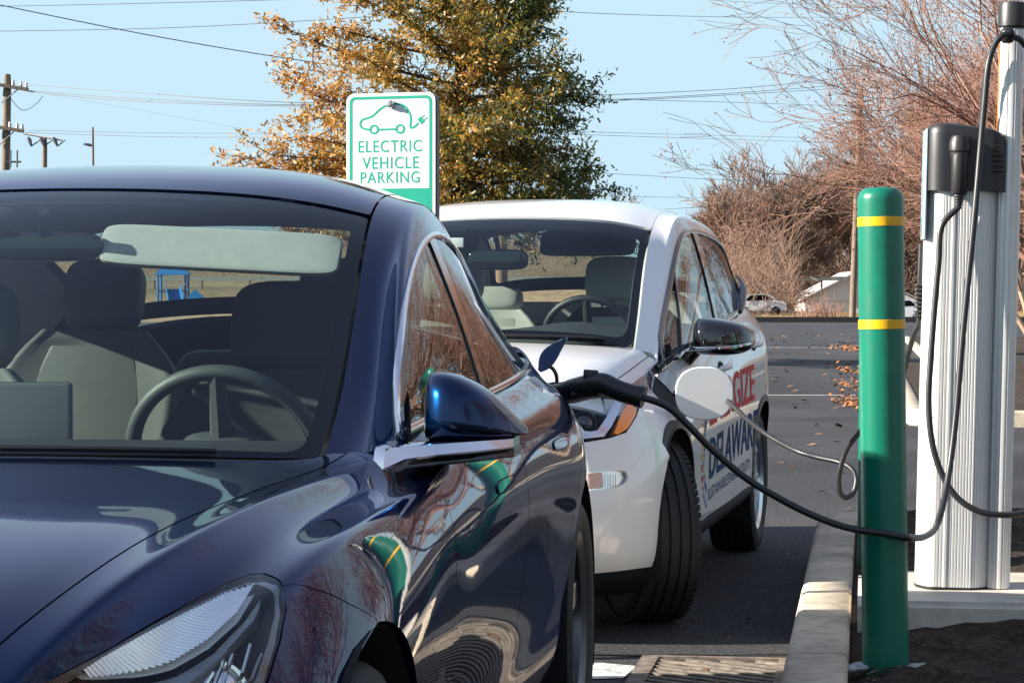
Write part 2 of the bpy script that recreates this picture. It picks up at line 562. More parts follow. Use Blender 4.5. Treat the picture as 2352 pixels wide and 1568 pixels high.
def seat(parent, name, x, s, z0, w, hgt, mat_in, mat_out, recl=0.3, hr_w=.25, hr_h=.2, hr_gap=0.03, headrest=True, cush=True):
    """car seat facing -s; s is the back of the cushion at height z0"""
    e = empty(name, (x, s, z0)); e.parent = parent
    T = Matrix.Rotation(-recl, 4, 'X')
    rings = []
    for k in range(15):
        t = k / 14
        ww = w * (0.86 + 0.16 * math.sin(min(1, t * 1.25) * math.pi * .55)) * (1.0 if t < .72 else 1 - .42 * ((t - .72) / .28) ** 1.6)
        dd = 0.13 - 0.045 * t
        ring = []
        for px, py in rrect(ww, dd, dd * .42, 5):
            bol = .035 * max(0, (abs(px) / (ww / 2)) - .62) / .38
            ring.append(T @ Vector((px, py - bol * 1.2 if py < 0 else py, t * hgt)))
        rings.append(ring)
    MB().loft(rings).build('backrest', mat_out, e)
    rings = []
    for k in range(13):
        t = .06 + .86 * k / 12
        ww = w * .62 * (1.0 if t < .7 else 1 - .3 * ((t - .7) / .25) ** 1.5)
        dd = 0.14 - 0.045 * t
        rings.append([T @ Vector((px, -dd / 2 - .004 + py, t * hgt)) for px, py in rrect(ww, .028, .013, 4)])
    MB().loft(rings).build('backrest_insert', mat_in, e)
    if headrest:
        H = MB().pillow((0, .0, hgt + hr_gap + hr_h / 2), (hr_w, .10, hr_h), .5, .55, 28, 18, T)
        H.build('headrest', mat_in, e)
        for px in (-.06, .06): MB().tube([T @ Vector((px, .02, hgt - .05)), T @ Vector((px, .02, hgt + hr_gap + .03))], .007).build('headrest_post', M['chrome'], e)
    if cush:
        MB().pillow((0, -.24, -.03), (w, .52, .17), .5, .4).build('cushion', mat_out, e)
    return e
# ------------------------------------------------------------------ shared car building
class Pose:
    def __init__(s, X, Y, psi): s.X, s.Y, s.psi = X, Y, psi
    def w(s, q):
        q = np.asarray(q, float); c, n = math.cos(s.psi), math.sin(s.psi)
        return np.stack([s.X + q[..., 0] * c + q[..., 1] * n, s.Y - q[..., 0] * n + q[..., 1] * c, q[..., 2]], -1)
    def img(s, q):
        p = s.w(q); x, y, z = p[..., 0], p[..., 1], p[..., 2] - CAM_H
        d = y * math.cos(PITCH) - z * math.sin(PITCH); u = z * math.cos(PITCH) + y * math.sin(PITCH)
        return np.stack([1176 + FPX * x / d, 784 - FPX * u / d], -1)
    def local(s, w):
        c, n = math.cos(s.psi), math.sin(s.psi); x, y = w[0] - s.X, w[1] - s.Y
        return Vector((x * c - y * n, x * n + y * c, w[2]))

def trace(S, pose, px, py, vlo, vhi, ulo=0, uhi=99):
    """(u, v) where the body surface is seen at a point of the photograph"""
    ok = (S.gv >= vlo) & (S.gv <= vhi) & (S.gu >= ulo) & (S.gu <= uhi)
    d = ((pose.img(S.gp[ok]) - np.array([px, py])) ** 2).sum(1)
    k = d.argmin(); u, v = S.gu[ok][k], S.gv[ok][k]
    f = lambda a, b: pose.img(S.ev(np.array([a]), np.array([b]))[0])
    for _ in range(15):
        p = f(u, v); e = 1e-3
        J = np.stack([(f(u + e, v) - p) / e, (f(u, v + e) - p) / e], 1)
        st = np.clip(np.linalg.lstsq(J, np.array([px, py]) - p, rcond=0.01)[0], -.3, .3)
        u = min(max(u + st[0], max(0, ulo)), min(S.Rw, uhi)); v = min(max(v + st[1], vlo), vhi)
    return (u, v)

def inset(poly, g):
    """shrink a uv outline by g, leaving a panel gap"""
    q = np.array(poly, float); n = len(q)
    area = 0.5 * sum(q[i - 1][0] * q[i][1] - q[i][0] * q[i - 1][1] for i in range(n))
    sg = 1 if area > 0 else -1
    out = []
    for i in range(n):
        a, b = q[i] - q[i - 1], q[(i + 1) % n] - q[i]
        na, nb = np.array([-a[1], a[0]]) * sg, np.array([-b[1], b[0]]) * sg
        na = na / max(np.linalg.norm(na), 1e-9); nb = nb / max(np.linalg.norm(nb), 1e-9)
        m = na + nb; l = np.linalg.norm(m)
        m = m / l if l > .3 else na
        out.append(tuple(q[i] + m * g))
    return out

def vline(u, v0, v1, n=8): return [(u, v0 + (v1 - v0) * k / n) for k in range(n + 1)]
def uline(v, u0, u1, n=12): return [(u0 + (u1 - u0) * k / n, v) for k in range(n + 1)]
def arch(S, cs, cz, r, a0, a1, n=22, vlo=4):
    """wheel opening as a uv path; angles in degrees, 0 = rearwards, 90 = up"""
    return [S.side(cs + r * math.cos(R(a0 + (a1 - a0) * k / n)), cz + r * math.sin(R(a0 + (a1 - a0) * k / n)), vlo) for k in range(n + 1)]

def net_from(rows, cols, ds=None):
    """cols: list of (x table, z table) over s"""
    net = []
    for s in rows:
        net.append([(tab(x, s), s + (tab(ds[j], s) if ds and ds[j] else 0), tab(z, s)) for j, (x, z) in enumerate(cols)])
    return net

# ------------------------------------------------------------------ blue electric sedan
BP = Pose(-1.09, 3.35, 0.125)
blue = empty('parked_car', (BP.X, BP.Y, 0), -BP.psi,
             'dark blue electric sedan in the foreground, charging at its rear corner', 'car', 'parked electric cars')

rows = [-.86, -.75, -.6, -.4, -.2, 0, .2, .4, .6, .8, 1.0, 1.25, 1.5, 1.8, 2.1, 2.4, 2.65, 2.9, 3.15, 3.4, 3.6, 3.75, 3.85]
z0 = [(-.86, .64), (-.75, .705), (-.6, .76), (-.4, .812), (-.2, .85), (0, .875), (.2, .89), (.4, .907), (.6, .918), (.8, .925), (3.0, 1.10), (3.4, 1.12), (3.6, 1.115), (3.75, 1.105), (3.85, 1.07)]
z4 = [(-.86, .645), (-.75, .715), (-.6, .775), (-.4, .826), (-.2, .857), (0, .873), (.2, .882), (.4, .886), (.6, .886), (.8, .89), (1.0, .925), (1.5, .945), (2.2, .965), (2.9, .99), (3.2, 1.0), (3.5, 1.02), (3.75, 1.03), (3.85, 1.0)]
dz = lambda t, d: [(a, b + d) for a, b in t]
x4 = [(-.86, .57), (-.6, .64), (-.2, .712), (.2, .742), (.6, .752), (.8, .765), (1.0, .80), (2.0, .81), (2.8, .785), (3.2, .735), (3.5, .69), (3.85, .62)]
x6 = [(-.86, .72), (-.6, .785), (-.3, .838), (0, .868), (.4, .878), (.8, .88), (1.2, .88), (2.0, .882), (2.4, .882), (2.9, .872), (3.0, .85), (3.3, .765), (3.6, .70), (3.85, .61)]
z6 = [(-.86, .55), (-.6, .69), (-.3, .79), (0, .83), (.4, .842), (.8, .85), (1.0, .875), (1.5, .89), (2.2, .905), (2.9, .925), (3.3, .935), (3.85, .9)]
mean = lambda a, b, f=.5, d=0: [(s, tab(a, s) * (1 - f) + tab(b, s) * f + d) for s in sorted({p for p, _ in a} | {p for p, _ in b})]
ends = [(-.86, -.15), (-.6, -.06), (-.3, -.015), (0, 0), (2.85, 0), (3.05, -.03), (3.3, -.10), (3.6, -.18), (3.85, -.27)]
xs = lambda t: [(s, tab(t, s) + tab(ends, s)) for s in sorted({p for p, _ in t} | {p for p, _ in ends})]
cols = [([(0, 0)], z0),
        ([(0, .30)], dz(z0, -.006)),
        ([(-.86, .44), (-.4, .52), (.2, .56), (.8, .58), (3, .55)], mean(z0, z4, .7, -.006)),
        ([(-.86, .52), (-.4, .622), (.2, .686), (.8, .705), (1.0, .755), (2.8, .75), (3.5, .66), (3.85, .6)], [(s, z - (.016 if s < .85 else 0)) for s, z in z4]),
        (x4, z4), ([(s, x + (.008 if s < .85 else .014)) for s, x in x4], [(s, z - (.006 if s < .85 else .004)) for s, z in z4]),
        ([(s, tab(x4, s) + (tab(x6, s) - tab(x4, s)) * tab([(.5, .36), (1.0, .55)], s)) for s in rows], [(s, tab(z4, s) + (tab(z6, s) - tab(z4, s)) * tab([(.5, .95), (1.0, .62)], s) - .004) for s in rows]),
        (dz(x6, -.016), dz(z6, .006)), (x6, dz(z6, -.006)),
        (xs([(0, .922), (.4, .918), (.8, .91), (1.5, .915), (2.2, .918), (2.6, .93), (2.9, .937)]), [(-.86, .50), (-.6, .61), (0, .735), (.8, .775), (1.5, .80), (2.2, .815), (2.9, .83), (3.85, .80)]),
        (xs([(0, .934), (.4, .925), (.8, .912), (1.5, .915), (2.2, .918), (2.6, .934), (2.9, .943)]), [(-.86, .44), (-.6, .52), (0, .64), (.8, .67), (2.9, .71), (3.85, .68)]),
        (xs([(0, .934), (.4, .915), (.8, .895), (1.5, .896), (2.2, .903), (2.9, .94)]), [(-.86, .39), (0, .53), (2.9, .56), (3.85, .55)]),
        (xs([(0, .925), (.4, .90), (.8, .878), (1.5, .876), (2.2, .884), (2.9, .93)]), [(-.86, .33), (0, .41), (2.9, .43), (3.85, .43)]),
        (xs([(0, .91), (.8, .895), (2.2, .90), (2.9, .915)]), [(-.86, .26), (0, .31), (3.85, .33)]),
        (xs([(0, .87), (2.9, .87)]), [(-.86, .21), (0, .215), (3.85, .25)]),
        (xs([(0, .80), (2.9, .80)]), [(-.86, .18), (0, .185), (3.85, .22)])]
dsn = [[(-.86, a), (-.4, a * .35), (.1, 0), (3.3, 0), (3.85, -a * .7)] for a in (0, .02, .06, .11, .15, .155, .19, .22, .23, .27, .29, .30, .31, .31, .31, .31)]
BL = Surf(net_from(rows, cols, dsn))
ur = lambda s: float(np.interp(s, rows, range(len(rows))))

G = [  # greenhouse rows, each eight (x, s, z) from the middle to the belt
 [(0, .46, .905), (.3, .51, .902), (.53, .66, .89), (.695, .84, .878), (.752, .84, .888), (0.803, 0.78, 0.917), (.795, .76, .917), (.803, .74, .917)],
 [(0, .80, 1.058), (.3, .83, 1.052), (.53, .93, 1.025), (.683, 1.07, .988), (.728, 1.08, .995), (0.771, 1, 1.009), (.783, .98, .97), (.803, .90, .928)],
 [(0, 1.17, 1.238), (.3, 1.19, 1.228), (.51, 1.27, 1.198), (.648, 1.38, 1.155), (.690, 1.40, 1.162), (0.728, 1.3, 1.146), (.772, 1.28, 1.05), (.808, 1.2, .940)],
 [(0, 1.55, 1.392), (.3, 1.56, 1.384), (.49, 1.62, 1.364), (.612, 1.70, 1.332), (.655, 1.73, 1.330), (0.695, 1.62, 1.255), (.755, 1.65, 1.12), (.812, 1.6, .950)],
 [(0, 1.95, 1.462), (.3, 1.95, 1.453), (.48, 1.99, 1.430), (.588, 2.05, 1.390), (.638, 2.06, 1.374), (0.678, 2, 1.324), (.750, 2.06, 1.14), (.814, 2.05, .960)],
 [(0, 2.4, 1.465), (.3, 2.4, 1.455), (.47, 2.42, 1.428), (.572, 2.45, 1.382), (.630, 2.47, 1.345), (0.668, 2.45, 1.278), (.742, 2.46, 1.12), (.806, 2.45, .970)],
 [(0, 2.85, 1.398), (.3, 2.85, 1.388), (.46, 2.85, 1.360), (.562, 2.85, 1.31), (.62, 2.85, 1.255), (0.664, 2.85, 1.134), (.725, 2.84, 1.06), (.785, 2.84, .985)],
 [(0, 3.22, 1.28), (.3, 3.22, 1.27), (.46, 3.2, 1.237), (.55, 3.18, 1.19), (.605, 3.16, 1.12), (0.662, 3.1, 1.035), (.70, 3.1, 1.01), (.748, 3.1, .99)],
 [(0, 3.58, 1.13), (.3, 3.57, 1.12), (.47, 3.52, 1.10), (.56, 3.48, 1.075), (.61, 3.45, 1.04), (0.655, 3.42, 1.01), (.68, 3.4, 1.0), (.70, 3.4, .99)]]
def fair(Gr, degs=((0, 4), (1, 4), (2, 5)), cols=(4, 5, 6, 7), tight=None):
    A = np.array(Gr, float); t = np.arange(len(A))
    A[:, 6] = (A[:, 5] * .5 + A[:, 7] * .5) + np.array([.010, 0, 0])
    for c in cols:
        for ax, d in (tight if tight and c < 6 else degs): A[:, c, ax] = np.polyval(np.polyfit(t, A[:, c, ax], d), t)
    return A
G = [[(x, s_, z - (.010 if z > 1.3 else 0)) for x, s_, z in r] for r in G]
BG = Surf(fair(G), (5,), True)

# --- front lamp outline traced on the fender surface
hp = lambda x, y: trace(BL, BP, x, y, 2.2, 11, 0, 6.5)
lamp_top = [hp(*p) for p in [(606, 1316), (570, 1318), (520, 1338), (440, 1380), (350, 1430), (250, 1490), (165, 1535), (90, 1575), (0, 1612)]]
lamp_right = [hp(*p) for p in [(0, 1680), (150, 1710), (330, 1720), (480, 1690), (570, 1640), (618, 1560), (645, 1470), (658, 1400), (655, 1360), (640, 1330)]]
lamp_outline = lamp_top + lamp_right
gap_arch = arch(BL, 0, .345, .375, 158, 158, 1)[0]
bumper_gap = [hp(650, 1345), hp(720, 1352), hp(800, 1385), hp(870, 1425)]
ar_rear = arch(BL, 0, .345, .375, -22, 118, 26)
ar_front = arch(BL, 0, .345, .375, 122, 205, 16)
door_front = [BL.side(.80, .872, 4), BL.side(.775, .80, 4), BL.side(.75, .70, 4), BL.side(.745, .6, 4), BL.side(.76, .45, 4), BL.side(.79, .33, 4)]
bot = 15.0
g = .009
fender = uline(3.04, ur(-.78), ur(.86), 16) + [(ur(.9), 3.8)] + door_front + [(door_front[-1][0], bot)] + uline(bot, door_front[-1][0] - .3, ar_rear[0][0] + .1, 3) + ar_rear + bumper_gap[::-1] + lamp_right[:-1:-1] + [hp(640, 1330)] + lamp_top[:-1]
MB_ = MB
sheet('fender', BL, inset(fender, g), M['blue'], blue, step=.12)
bumper_side = [lamp_top[-1]] + lamp_right[:-2] + bumper_gap + ar_front + [(ar_front[-1][0] - .2, bot), (1.2, bot), (.3, bot)] + vline(0, bot, 3.05, 12) + [(.6, 3.05)]
sheet('bumper', BL, inset(bumper_side, g), M['blue'], blue, step=.14)
fen2 = uline(3.04, 0, ur(.86), 18) + [(ur(.9), 3.8)] + door_front + [(door_front[-1][0], bot)] + uline(bot, door_front[-1][0] - .3, ar_rear[0][0] + .1, 3) + ar_rear + ar_front + [(ar_front[-1][0] - .2, bot), (1.2, bot), (.3, bot)] + vline(0, bot, 3.05, 12)[:-1]
sheet('fender', BL, inset(fen2, g), M['blue'], blue, step=.2, mirror=True)
hood_back = [BL.top(x, s) for x, s in ((0, .49), (.2, .505), (.4, .575), (.55, .68), (.66, .80), (.685, .85))]
hood = [(ur(-.80), 0)] + vline(ur(-.80), 0, 3.01, 8)[1:] + uline(3.01, ur(-.80), ur(.85), 16)[1:] + hood_back[::-1]
hood_full = hood + [(u, -v) for u, v in hood[1:-1][::-1]]
sheet('hood', BL, inset(hood_full, g), M['blue'], blue, step=.13)
# front fascia between the bumper corners
fa = []
for k in range(25):
    t = -1 + 2 * k / 24
    v = 3.05 * abs(t)
    p = BL.pt(0.0, v); x = math.copysign(p.x, t)
    fa.append([Vector((x, p.y + .004, p.z)), Vector((x * 1.02, p.y - .03, p.z - .09)), Vector((x * 1.03, p.y - .035, .42)), Vector((x * 1.02, p.y - .02, .3)), Vector((x * .98, p.y + .03, .19))])
MB().loft(fa, cap=False, closed=False).build('front_fascia', M['blue'], blue)

bx = 1.735                                   # gap between the doors
dr = door_front
fd = uline(4.0, ur(.93), ur(bx), 8) + [BL.side(bx, .8, 4), BL.side(bx + .01, .6, 4), BL.side(bx + .01, .4, 4), BL.side(bx, .275, 4)] + uline(13.6, ur(bx) - .3, ur(.84), 6) + dr[::-1]
rear_edge = [BL.side(2.93, .97, 4), BL.side(2.86, .86, 4), BL.side(2.70, .76, 4), BL.side(2.56, .66, 4), BL.side(2.49, .55, 4), BL.side(2.455, .42, 4), BL.side(2.44, .28, 4)]
rd = uline(4.0, ur(bx), ur(2.93), 10) + rear_edge[1:] + uline(13.6, ur(2.44), ur(bx) + .2, 6) + [BL.side(bx, .275, 4), BL.side(bx + .01, .4, 4), BL.side(bx + .01, .6, 4), BL.side(bx, .8, 4)]
ar2 = arch(BL, 2.875, .345, .375, 205, -25, 40)
qp = uline(4.0, ur(2.95), 22, 8) + vline(22, 4.0, bot, 12)[1:] + uline(bot, 21.5, ar2[-1][0] + .2, 4) + ar2[::-1] + [(ar2[0][0] - .1, 13.6)] + rear_edge[:0:-1]
sl = uline(13.62, ur(.80), ur(2.5), 10) + [(ur(2.5), bot), (ur(.80), bot)]
for mir in (False, True):
    st = .2 if mir else .13
    sheet('door', BL, inset(fd, g), M['blue'], blue, step=st, mirror=mir)
    sheet('door', BL, inset(rd, g), M['blue'], blue, step=st, mirror=mir)
    sheet('quarter_panel', BL, inset(qp, g), M['blue'], blue, step=st, mirror=mir)
    sheet('sill', BL, inset(sl, .01), M['blue'], blue, step=.25, mirror=mir)
tl = vline(ur(3.42), -4.0, 4.0, 16) + uline(4.0, ur(3.45), 22, 4)[1:] + vline(22, 4.0, -4.0, 16)[1:] + uline(-4.0, 21.5, ur(3.45), 4)
sheet('trunk_lid', BL, tl, M['blue'], blue, step=.2)
ta = []
for k in range(33):
    t = -1 + 2 * k / 32
    p = BL.pt(22, 8.0 * abs(t)); x = math.copysign(p.x, t)
    ta.append([Vector((x, p.y - .003, p.z)), Vector((x, p.y + .02, p.z - .08)), Vector((x * 1.02, p.y + .02, .72)), Vector((x * 1.03, p.y + .05, .55)), Vector((x * 1.02, p.y + .04, .35)), Vector((x * .98, p.y - .02, .23))])
MB().loft(ta[::-1], cap=False, closed=False).build('rear_fascia', M['blue'], blue)

# greenhouse panels
ws = roundpoly(uline(2.92, .06, 2.93, 10) + vline(2.93, 2.9, -2.9, 16) + uline(-2.92, 2.93, .06, 10) + vline(.06, -2.9, 2.9, 16), 0)
w0 = [(.06, -2.92), (2.95, -2.92), (2.95, 2.92), (.06, 2.92)]
ws = roundpoly(w0, [.12, .08, .08, .12])
sheet('windshield', BG, ws, M['wglass'], blue, step=.12, lip=.004)
inner = roundpoly([(.17, -2.72), (2.89, -2.68), (2.89, 2.68), (.17, 2.72)], [.22, .2, .2, .22])
sheet('windshield_surround', BG, ws, M['frit'], blue, holes=[inner], step=.12, off=-.005, lip=0)
sheet('roof', BG, roundpoly([(3.02, -2.93), (5.98, -2.93), (5.98, 2.93), (3.02, 2.93)], .06), M['roofglass'] if False else M['blue'], blue, step=.14)
sheet('rear_window', BG, roundpoly([(6.03, -2.9), (7.86, -2.85), (7.86, 2.85), (6.03, 2.9)], .15), M['wglass'], blue, step=.16, lip=.004)
rw_in = roundpoly([(6.2, -2.6), (7.7, -2.5), (7.7, 2.5), (6.2, 2.6)], .2)
sheet('rear_window_surround', BG, [(6.03, -2.9), (8, -2.9), (8, 2.9), (6.03, 2.9)], M['frit'], blue, holes=[rw_in], step=.2, off=-.006, lip=0)
gs = lambda s, z: BG.side(s, z, 4)
ub = lambda s, v: np.interp(s, [BG.ev(np.array([k / 20]), np.array([v]))[0][1] for k in range(161)], [k / 20 for k in range(161)])
front_w = roundpoly([(.10, 5.3)] + uline(5.12, .5, ub(1.82, 5.1), 10) + [(ub(1.795, 7), 7.0)] + uline(7.0, ub(1.6, 7), .12, 10), [0] + [0] * 10 + [.05] + [.03] * 12)
b_p = [(ub(1.83, 5.1), 5.1), (ub(1.93, 5.1), 5.1), (ub(1.85, 7), 7), (ub(1.80, 7), 7)]
rear_w = roundpoly(uline(5.12, ub(1.94, 5.1), 6.5, 12) + [(6.95, 5.7), (7.08, 6.4), (7.0, 7.0)] + uline(7.0, 6.8, ub(1.86, 7), 12), [.05] + [0] * 11 + [.2, .2, .2, .1] + [0] * 13)
for mir in (False, True):
    st = .2 if mir else .12
    sheet('roof_rail', BG, [(0, 2.98)] + uline(5.08, .15, 8, 24) + uline(2.98, 8, .15, 24), M['blue'], blue, step=st, mirror=mir, lip=.02)
    sheet('rear_pillar', BG, inset([(6.55, 5.1), (6.98, 5.66), (7.11, 6.4), (7.04, 7.0), (8, 7), (8, 5.1)], .006), M['blue'], blue, step=.15, mirror=mir)
    sheet('window', BG, front_w, M['sglass'], blue, step=st, mirror=mir, off=-.003, lip=.004)
    sheet('window', BG, rear_w, M['sglass'], blue, step=st, mirror=mir, off=-.003, lip=.004)
    sheet('door_pillar', BG, b_p, M['gloss_black'], blue, step=.2, mirror=mir, off=.001)
    rg = strip(BG, lerp_poly([(.12, 5.35), (.5, 5.1), (1, 5.1), (2, 5.1), (3, 5.1), (4, 5.1), (5, 5.1), (6.3, 5.12), (6.75, 5.35), (7.0, 5.8), (7.1, 6.4), (7.04, 7.0)], 5), .013, .004)
    rb = strip(BG, lerp_poly([(.12, 6.98), (1, 6.98), (2, 6.98), (4, 6.98), (6, 6.98), (7.04, 6.98)], 6), .016, .005)
    for q in (rg, rb):
        if mir: q = [[Vector((-p.x, p.y, p.z)) for p in r[::-1]] for r in q]
        MB().loft(q).build('window_trim', M['chrome'], blue)

# flush door handles
for mir in (False, True):
    for s_, z_ in ((1.42, .80), (2.36, .825)):
        hnd = [BL.side(s_ + a, z_ + b, 6) for a, b in [(.115 * math.copysign(abs(math.cos(q)) ** .5, math.cos(q)), .012 * math.copysign(abs(math.sin(q)) ** .6, math.sin(q))) for q in [2 * math.pi * k / 24 for k in range(24)]]]
        sheet('door_handle', BL, hnd, M['blue'], blue, step=.08, off=.003, lip=.01, mirror=mir)
        rg = [BL.pt(u, v, .0025) for u, v in _dens(hnd, .08)]
        if mir: rg = [Vector((-p.x, p.y, p.z)) for p in rg]
        MB().tube(rg, .0011, 6, closed=True).build('handle_seam', M['dark'], blue)

# underbody and wheel housings (painted black; inner boxes added to stop light leaks)
MB().box((0, 1.45, .22), (1.56, 4.3, .08)).box((0, -.62, .42), (1.1, .3, .4)).box((0, .55, .55), (1.2, .1, .5)).build('underbody', M['dark'], blue, smooth=False)
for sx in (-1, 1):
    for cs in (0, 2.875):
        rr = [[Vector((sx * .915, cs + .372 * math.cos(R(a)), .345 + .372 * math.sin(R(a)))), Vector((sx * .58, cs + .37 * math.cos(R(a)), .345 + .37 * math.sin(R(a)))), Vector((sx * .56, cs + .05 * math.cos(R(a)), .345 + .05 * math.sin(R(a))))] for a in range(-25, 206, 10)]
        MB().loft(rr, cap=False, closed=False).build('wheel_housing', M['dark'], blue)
        wheel(blue, 'wheel', (sx * .80, cs, .334), .334, .235, .235, 'aero', sx, 0, tread=False)

# front lamps
def lampset(mir):
    sg = -1 if mir else 1
    f = lambda p: Vector((p[0] * sg, p[1], p[2]))
    o = sheet('headlight', BL, inset(lamp_outline, .03), M['lens'], blue, step=.1, off=.001, lip=.004, mirror=mir)
    ring = inset(lamp_outline, .01)
    sheet('lamp_rim', BL, ring, M['gloss_black'], o, holes=[inset(lamp_outline, .14)], step=.1, off=-.006, lip=.03, mirror=mir)
    # bowl
    pol = np.array(_dens(inset(lamp_outline, .05), .1))
    X, N = BL.ev(pol[:, 0], pol[:, 1]), BL.nrm(pol[:, 0], pol[:, 1])
    c = X.mean(0)
    rings = [[f(x - n * .012) for x, n in zip(X, N)], [f(c + (x - c) * .93 - n * .06) for x, n in zip(X, N)], [f(c + (x - c) * .6 - n * .10) for x, n in zip(X, N)]]
    m = MB().loft(rings); m.f = m.f[:-2] + [m.f[-1]]
    if mir: m.f = [q[::-1] for q in m.f]
    m.build('lamp_bowl', M['gloss_black'], o)
    # broad bright band along the upper edge
    gd = [hp(*p) for p in [(585, 1330), (520, 1350), (430, 1395), (330, 1450), (240, 1502), (190, 1535), (215, 1545), (290, 1535), (400, 1505), (480, 1455), (545, 1395)]]
    # steps shaped to mirror the bright sky: risers face forwards, treads lie level
    gp = np.array(_dens(gd, .05)); st_ = MB(); us = np.linspace(gp[:, 0].min() + .03, gp[:, 0].max() - .02, 44)
    prev = None
    for u in us:
        vv = sorted(a[1] + (b[1] - a[1]) * (u - a[0]) / (b[0] - a[0]) for a, b in zip(gp, np.roll(gp, -1, 0)) if (a[0] - u) * (b[0] - u) < 0)
        if len(vv) < 2: continue
        vs = np.linspace(vv[0], vv[-1], 14)
        top_ = [BL.pt(u, v, -.004) for v in vs]
        if prev is not None:
            zb = [min(q.z, p.z - .001) for p, q in zip(top_, [BL.pt(prev, v, -.004) for v in vs])]
            low = [Vector((p.x, p.y + .001, z)) for p, z in zip(top_, zb)]
            back = [BL.pt(prev, v, -.004) for v in vs]
            for A, B in ((low, top_), (back, low)):
                A, B = [f(p) for p in A], [f(p) for p in B]
                st_.add(A + B, [((k, k + 1, 15 + k, 14 + k) if not mir else (14 + k, 15 + k, k + 1, k)) for k in range(13)])
        prev = u
    st_.build('sky_glint_steps', M['reflect'], o, smooth=False)
    sheet('steps_backing', BL, gd, M['drl'], o, step=.1, off=-.02, lip=.0, mirror=mir)
    gl = [hp(*p) for p in [(598, 1340), (560, 1395), (490, 1468), (410, 1520), (290, 1552), (300, 1575), (430, 1540), (520, 1470), (585, 1395)]]
    sheet('chrome_bezel', BL, gl, M['galv'], o, step=.1, off=-.02, lip=.02, mirror=mir)
    for (x, y, r_) in ((470, 1600, .032), (560, 1540, .030)):
        u, v = hp(x, y); p = BL.pt(u, v, -.05); n = BL.pt(u, v, 0) - p
        p, n = f(p), f(n)
        q = Vector((sg * .25, -1, .08)).to_track_quat('Z', 'Y').to_matrix().to_4x4(); q.translation = p
        MB().lathe([(.001, .02), (r_ * .5, .017), (r_ * .8, .008), (r_, -.01), (r_ * 1.15, -.01), (r_ * 1.2, .006), (r_ * 1.25, -.03)], 28, q, cap=False).build('lamp_projector', M['chrome'], o)
    for (x, y) in ((520, 1560), (545, 1550), (590, 1530), (480, 1580)):
        u, v = hp(x, y); u2, v2 = hp(x + 22, y - 78)
        MB().tube([f(BL.pt(u, v, -.03)), f(BL.pt(u2, v2, -.03))], .003, 6).build('lamp_fin', M['chrome'], o)
lampset(False); lampset(True)

# door mirror: loft across x
def car_mirror(parent, secs, mname, rake, sgn=1, sq=.8):
    rings = []
    fine = spline([Vector(q[:3]) for q in secs], 5)
    fin2 = spline([Vector((q[3], q[4], 0)) for q in secs], 5)
    for x, s0, zb, zt, d in [(p.x, p.y, p.z, q.x, max(q.y, .004)) for p, q in zip(fine, fin2)]:
        h = zt - zb
        ring = []
        for k in range(48):
            a = 2 * math.pi * k / 48
            c_, s_ = math.cos(a), math.sin(a)
            yy = -abs(c_) ** .6 * d if c_ > 0 else .012 * abs(c_)
            zz = math.copysign(abs(s_) ** sq, s_) * h / 2
            ring.append(Vector((sgn * x, s0 + yy + rake * (zz / max(h, .01)) * .02, (zb + zt) / 2 + zz)))
        rings.append(ring if sgn > 0 else ring[::-1])
    return MB().loft(rings)
for sg in (1, -1):
    m = car_mirror(blue, [(.829, .965, .925, 1.0, .01), (.834, .955, .915, 1.022, .05), (.846, .948, .912, 1.030, .075), (.875, .945, .911, 1.029, .09), (.91, .952, .912, 1.016, .09), (.945, .967, .914, .992, .08), (.972, .985, .917, .962, .06), (.992, 1.005, .920, .938, .03), (.999, 1.01, .922, .930, .01)], 'm', 1, sg, .62)
    mo = m.build('door_mirror', M['blue'], blue)
    MB().box((sg * .876, .966, .968), (.075, .006, .08), bev=.002).build('mirror_glass', M['chrome'], mo)
    sw = []
    for x, s0, zc, hh, dd in ((.770, .80, .880, .030, .05), (.79, .81, .891, .022, .06), (.82, .85, .899, .013, .065), (.87, .895, .903, .0115, .07), (.93, .925, .9065, .0105, .06), (.985, .965, .9095, .0085, .045)):
        sw.append([Vector((sg * x, s0 + a, zc + b)) for a, b in ((dd, -hh), (dd, hh), (-dd + hh * 1.5, hh), (-dd + hh * .9, hh * .8), (-dd, -hh * .7), (-dd + .003, -hh))][::sg])
    MB().loft(sw).build('mirror_arm', M['chrome'], mo)
    sw = [[p + Vector((0, .012, -.016)) for p in r] for r in sw]
    MB().loft(sw).build('mirror_base', M['gloss_black'], mo)

# wipers and cowl
MB().loft([[Vector((x, s, z)), Vector((x, s + .05, z + .006)), Vector((x, s + .06, z - .03)), Vector((x, s, z - .03))] for x, s, z in [(t * .7, .475 + .36 * abs(t) ** 2.3, .893 - .03 * abs(t) ** 2) for t in [k / 12 for k in range(-12, 13)]]]).build('cowl_panel', M['trim'], blue, smooth=False)
def wiper(parent, S, path):
    q = lerp_poly(path, 5)
    MB().tube([S.pt(u, v, .008) for u, v in q], .005, 6).build('wiper', M['trim'], parent)
wiper(blue, BG, [(.06, -2.2), (.07, -1.2), (.07, -.2)])
wiper(blue, BG, [(.055, -.3), (.065, .8), (.08, 2.0)])

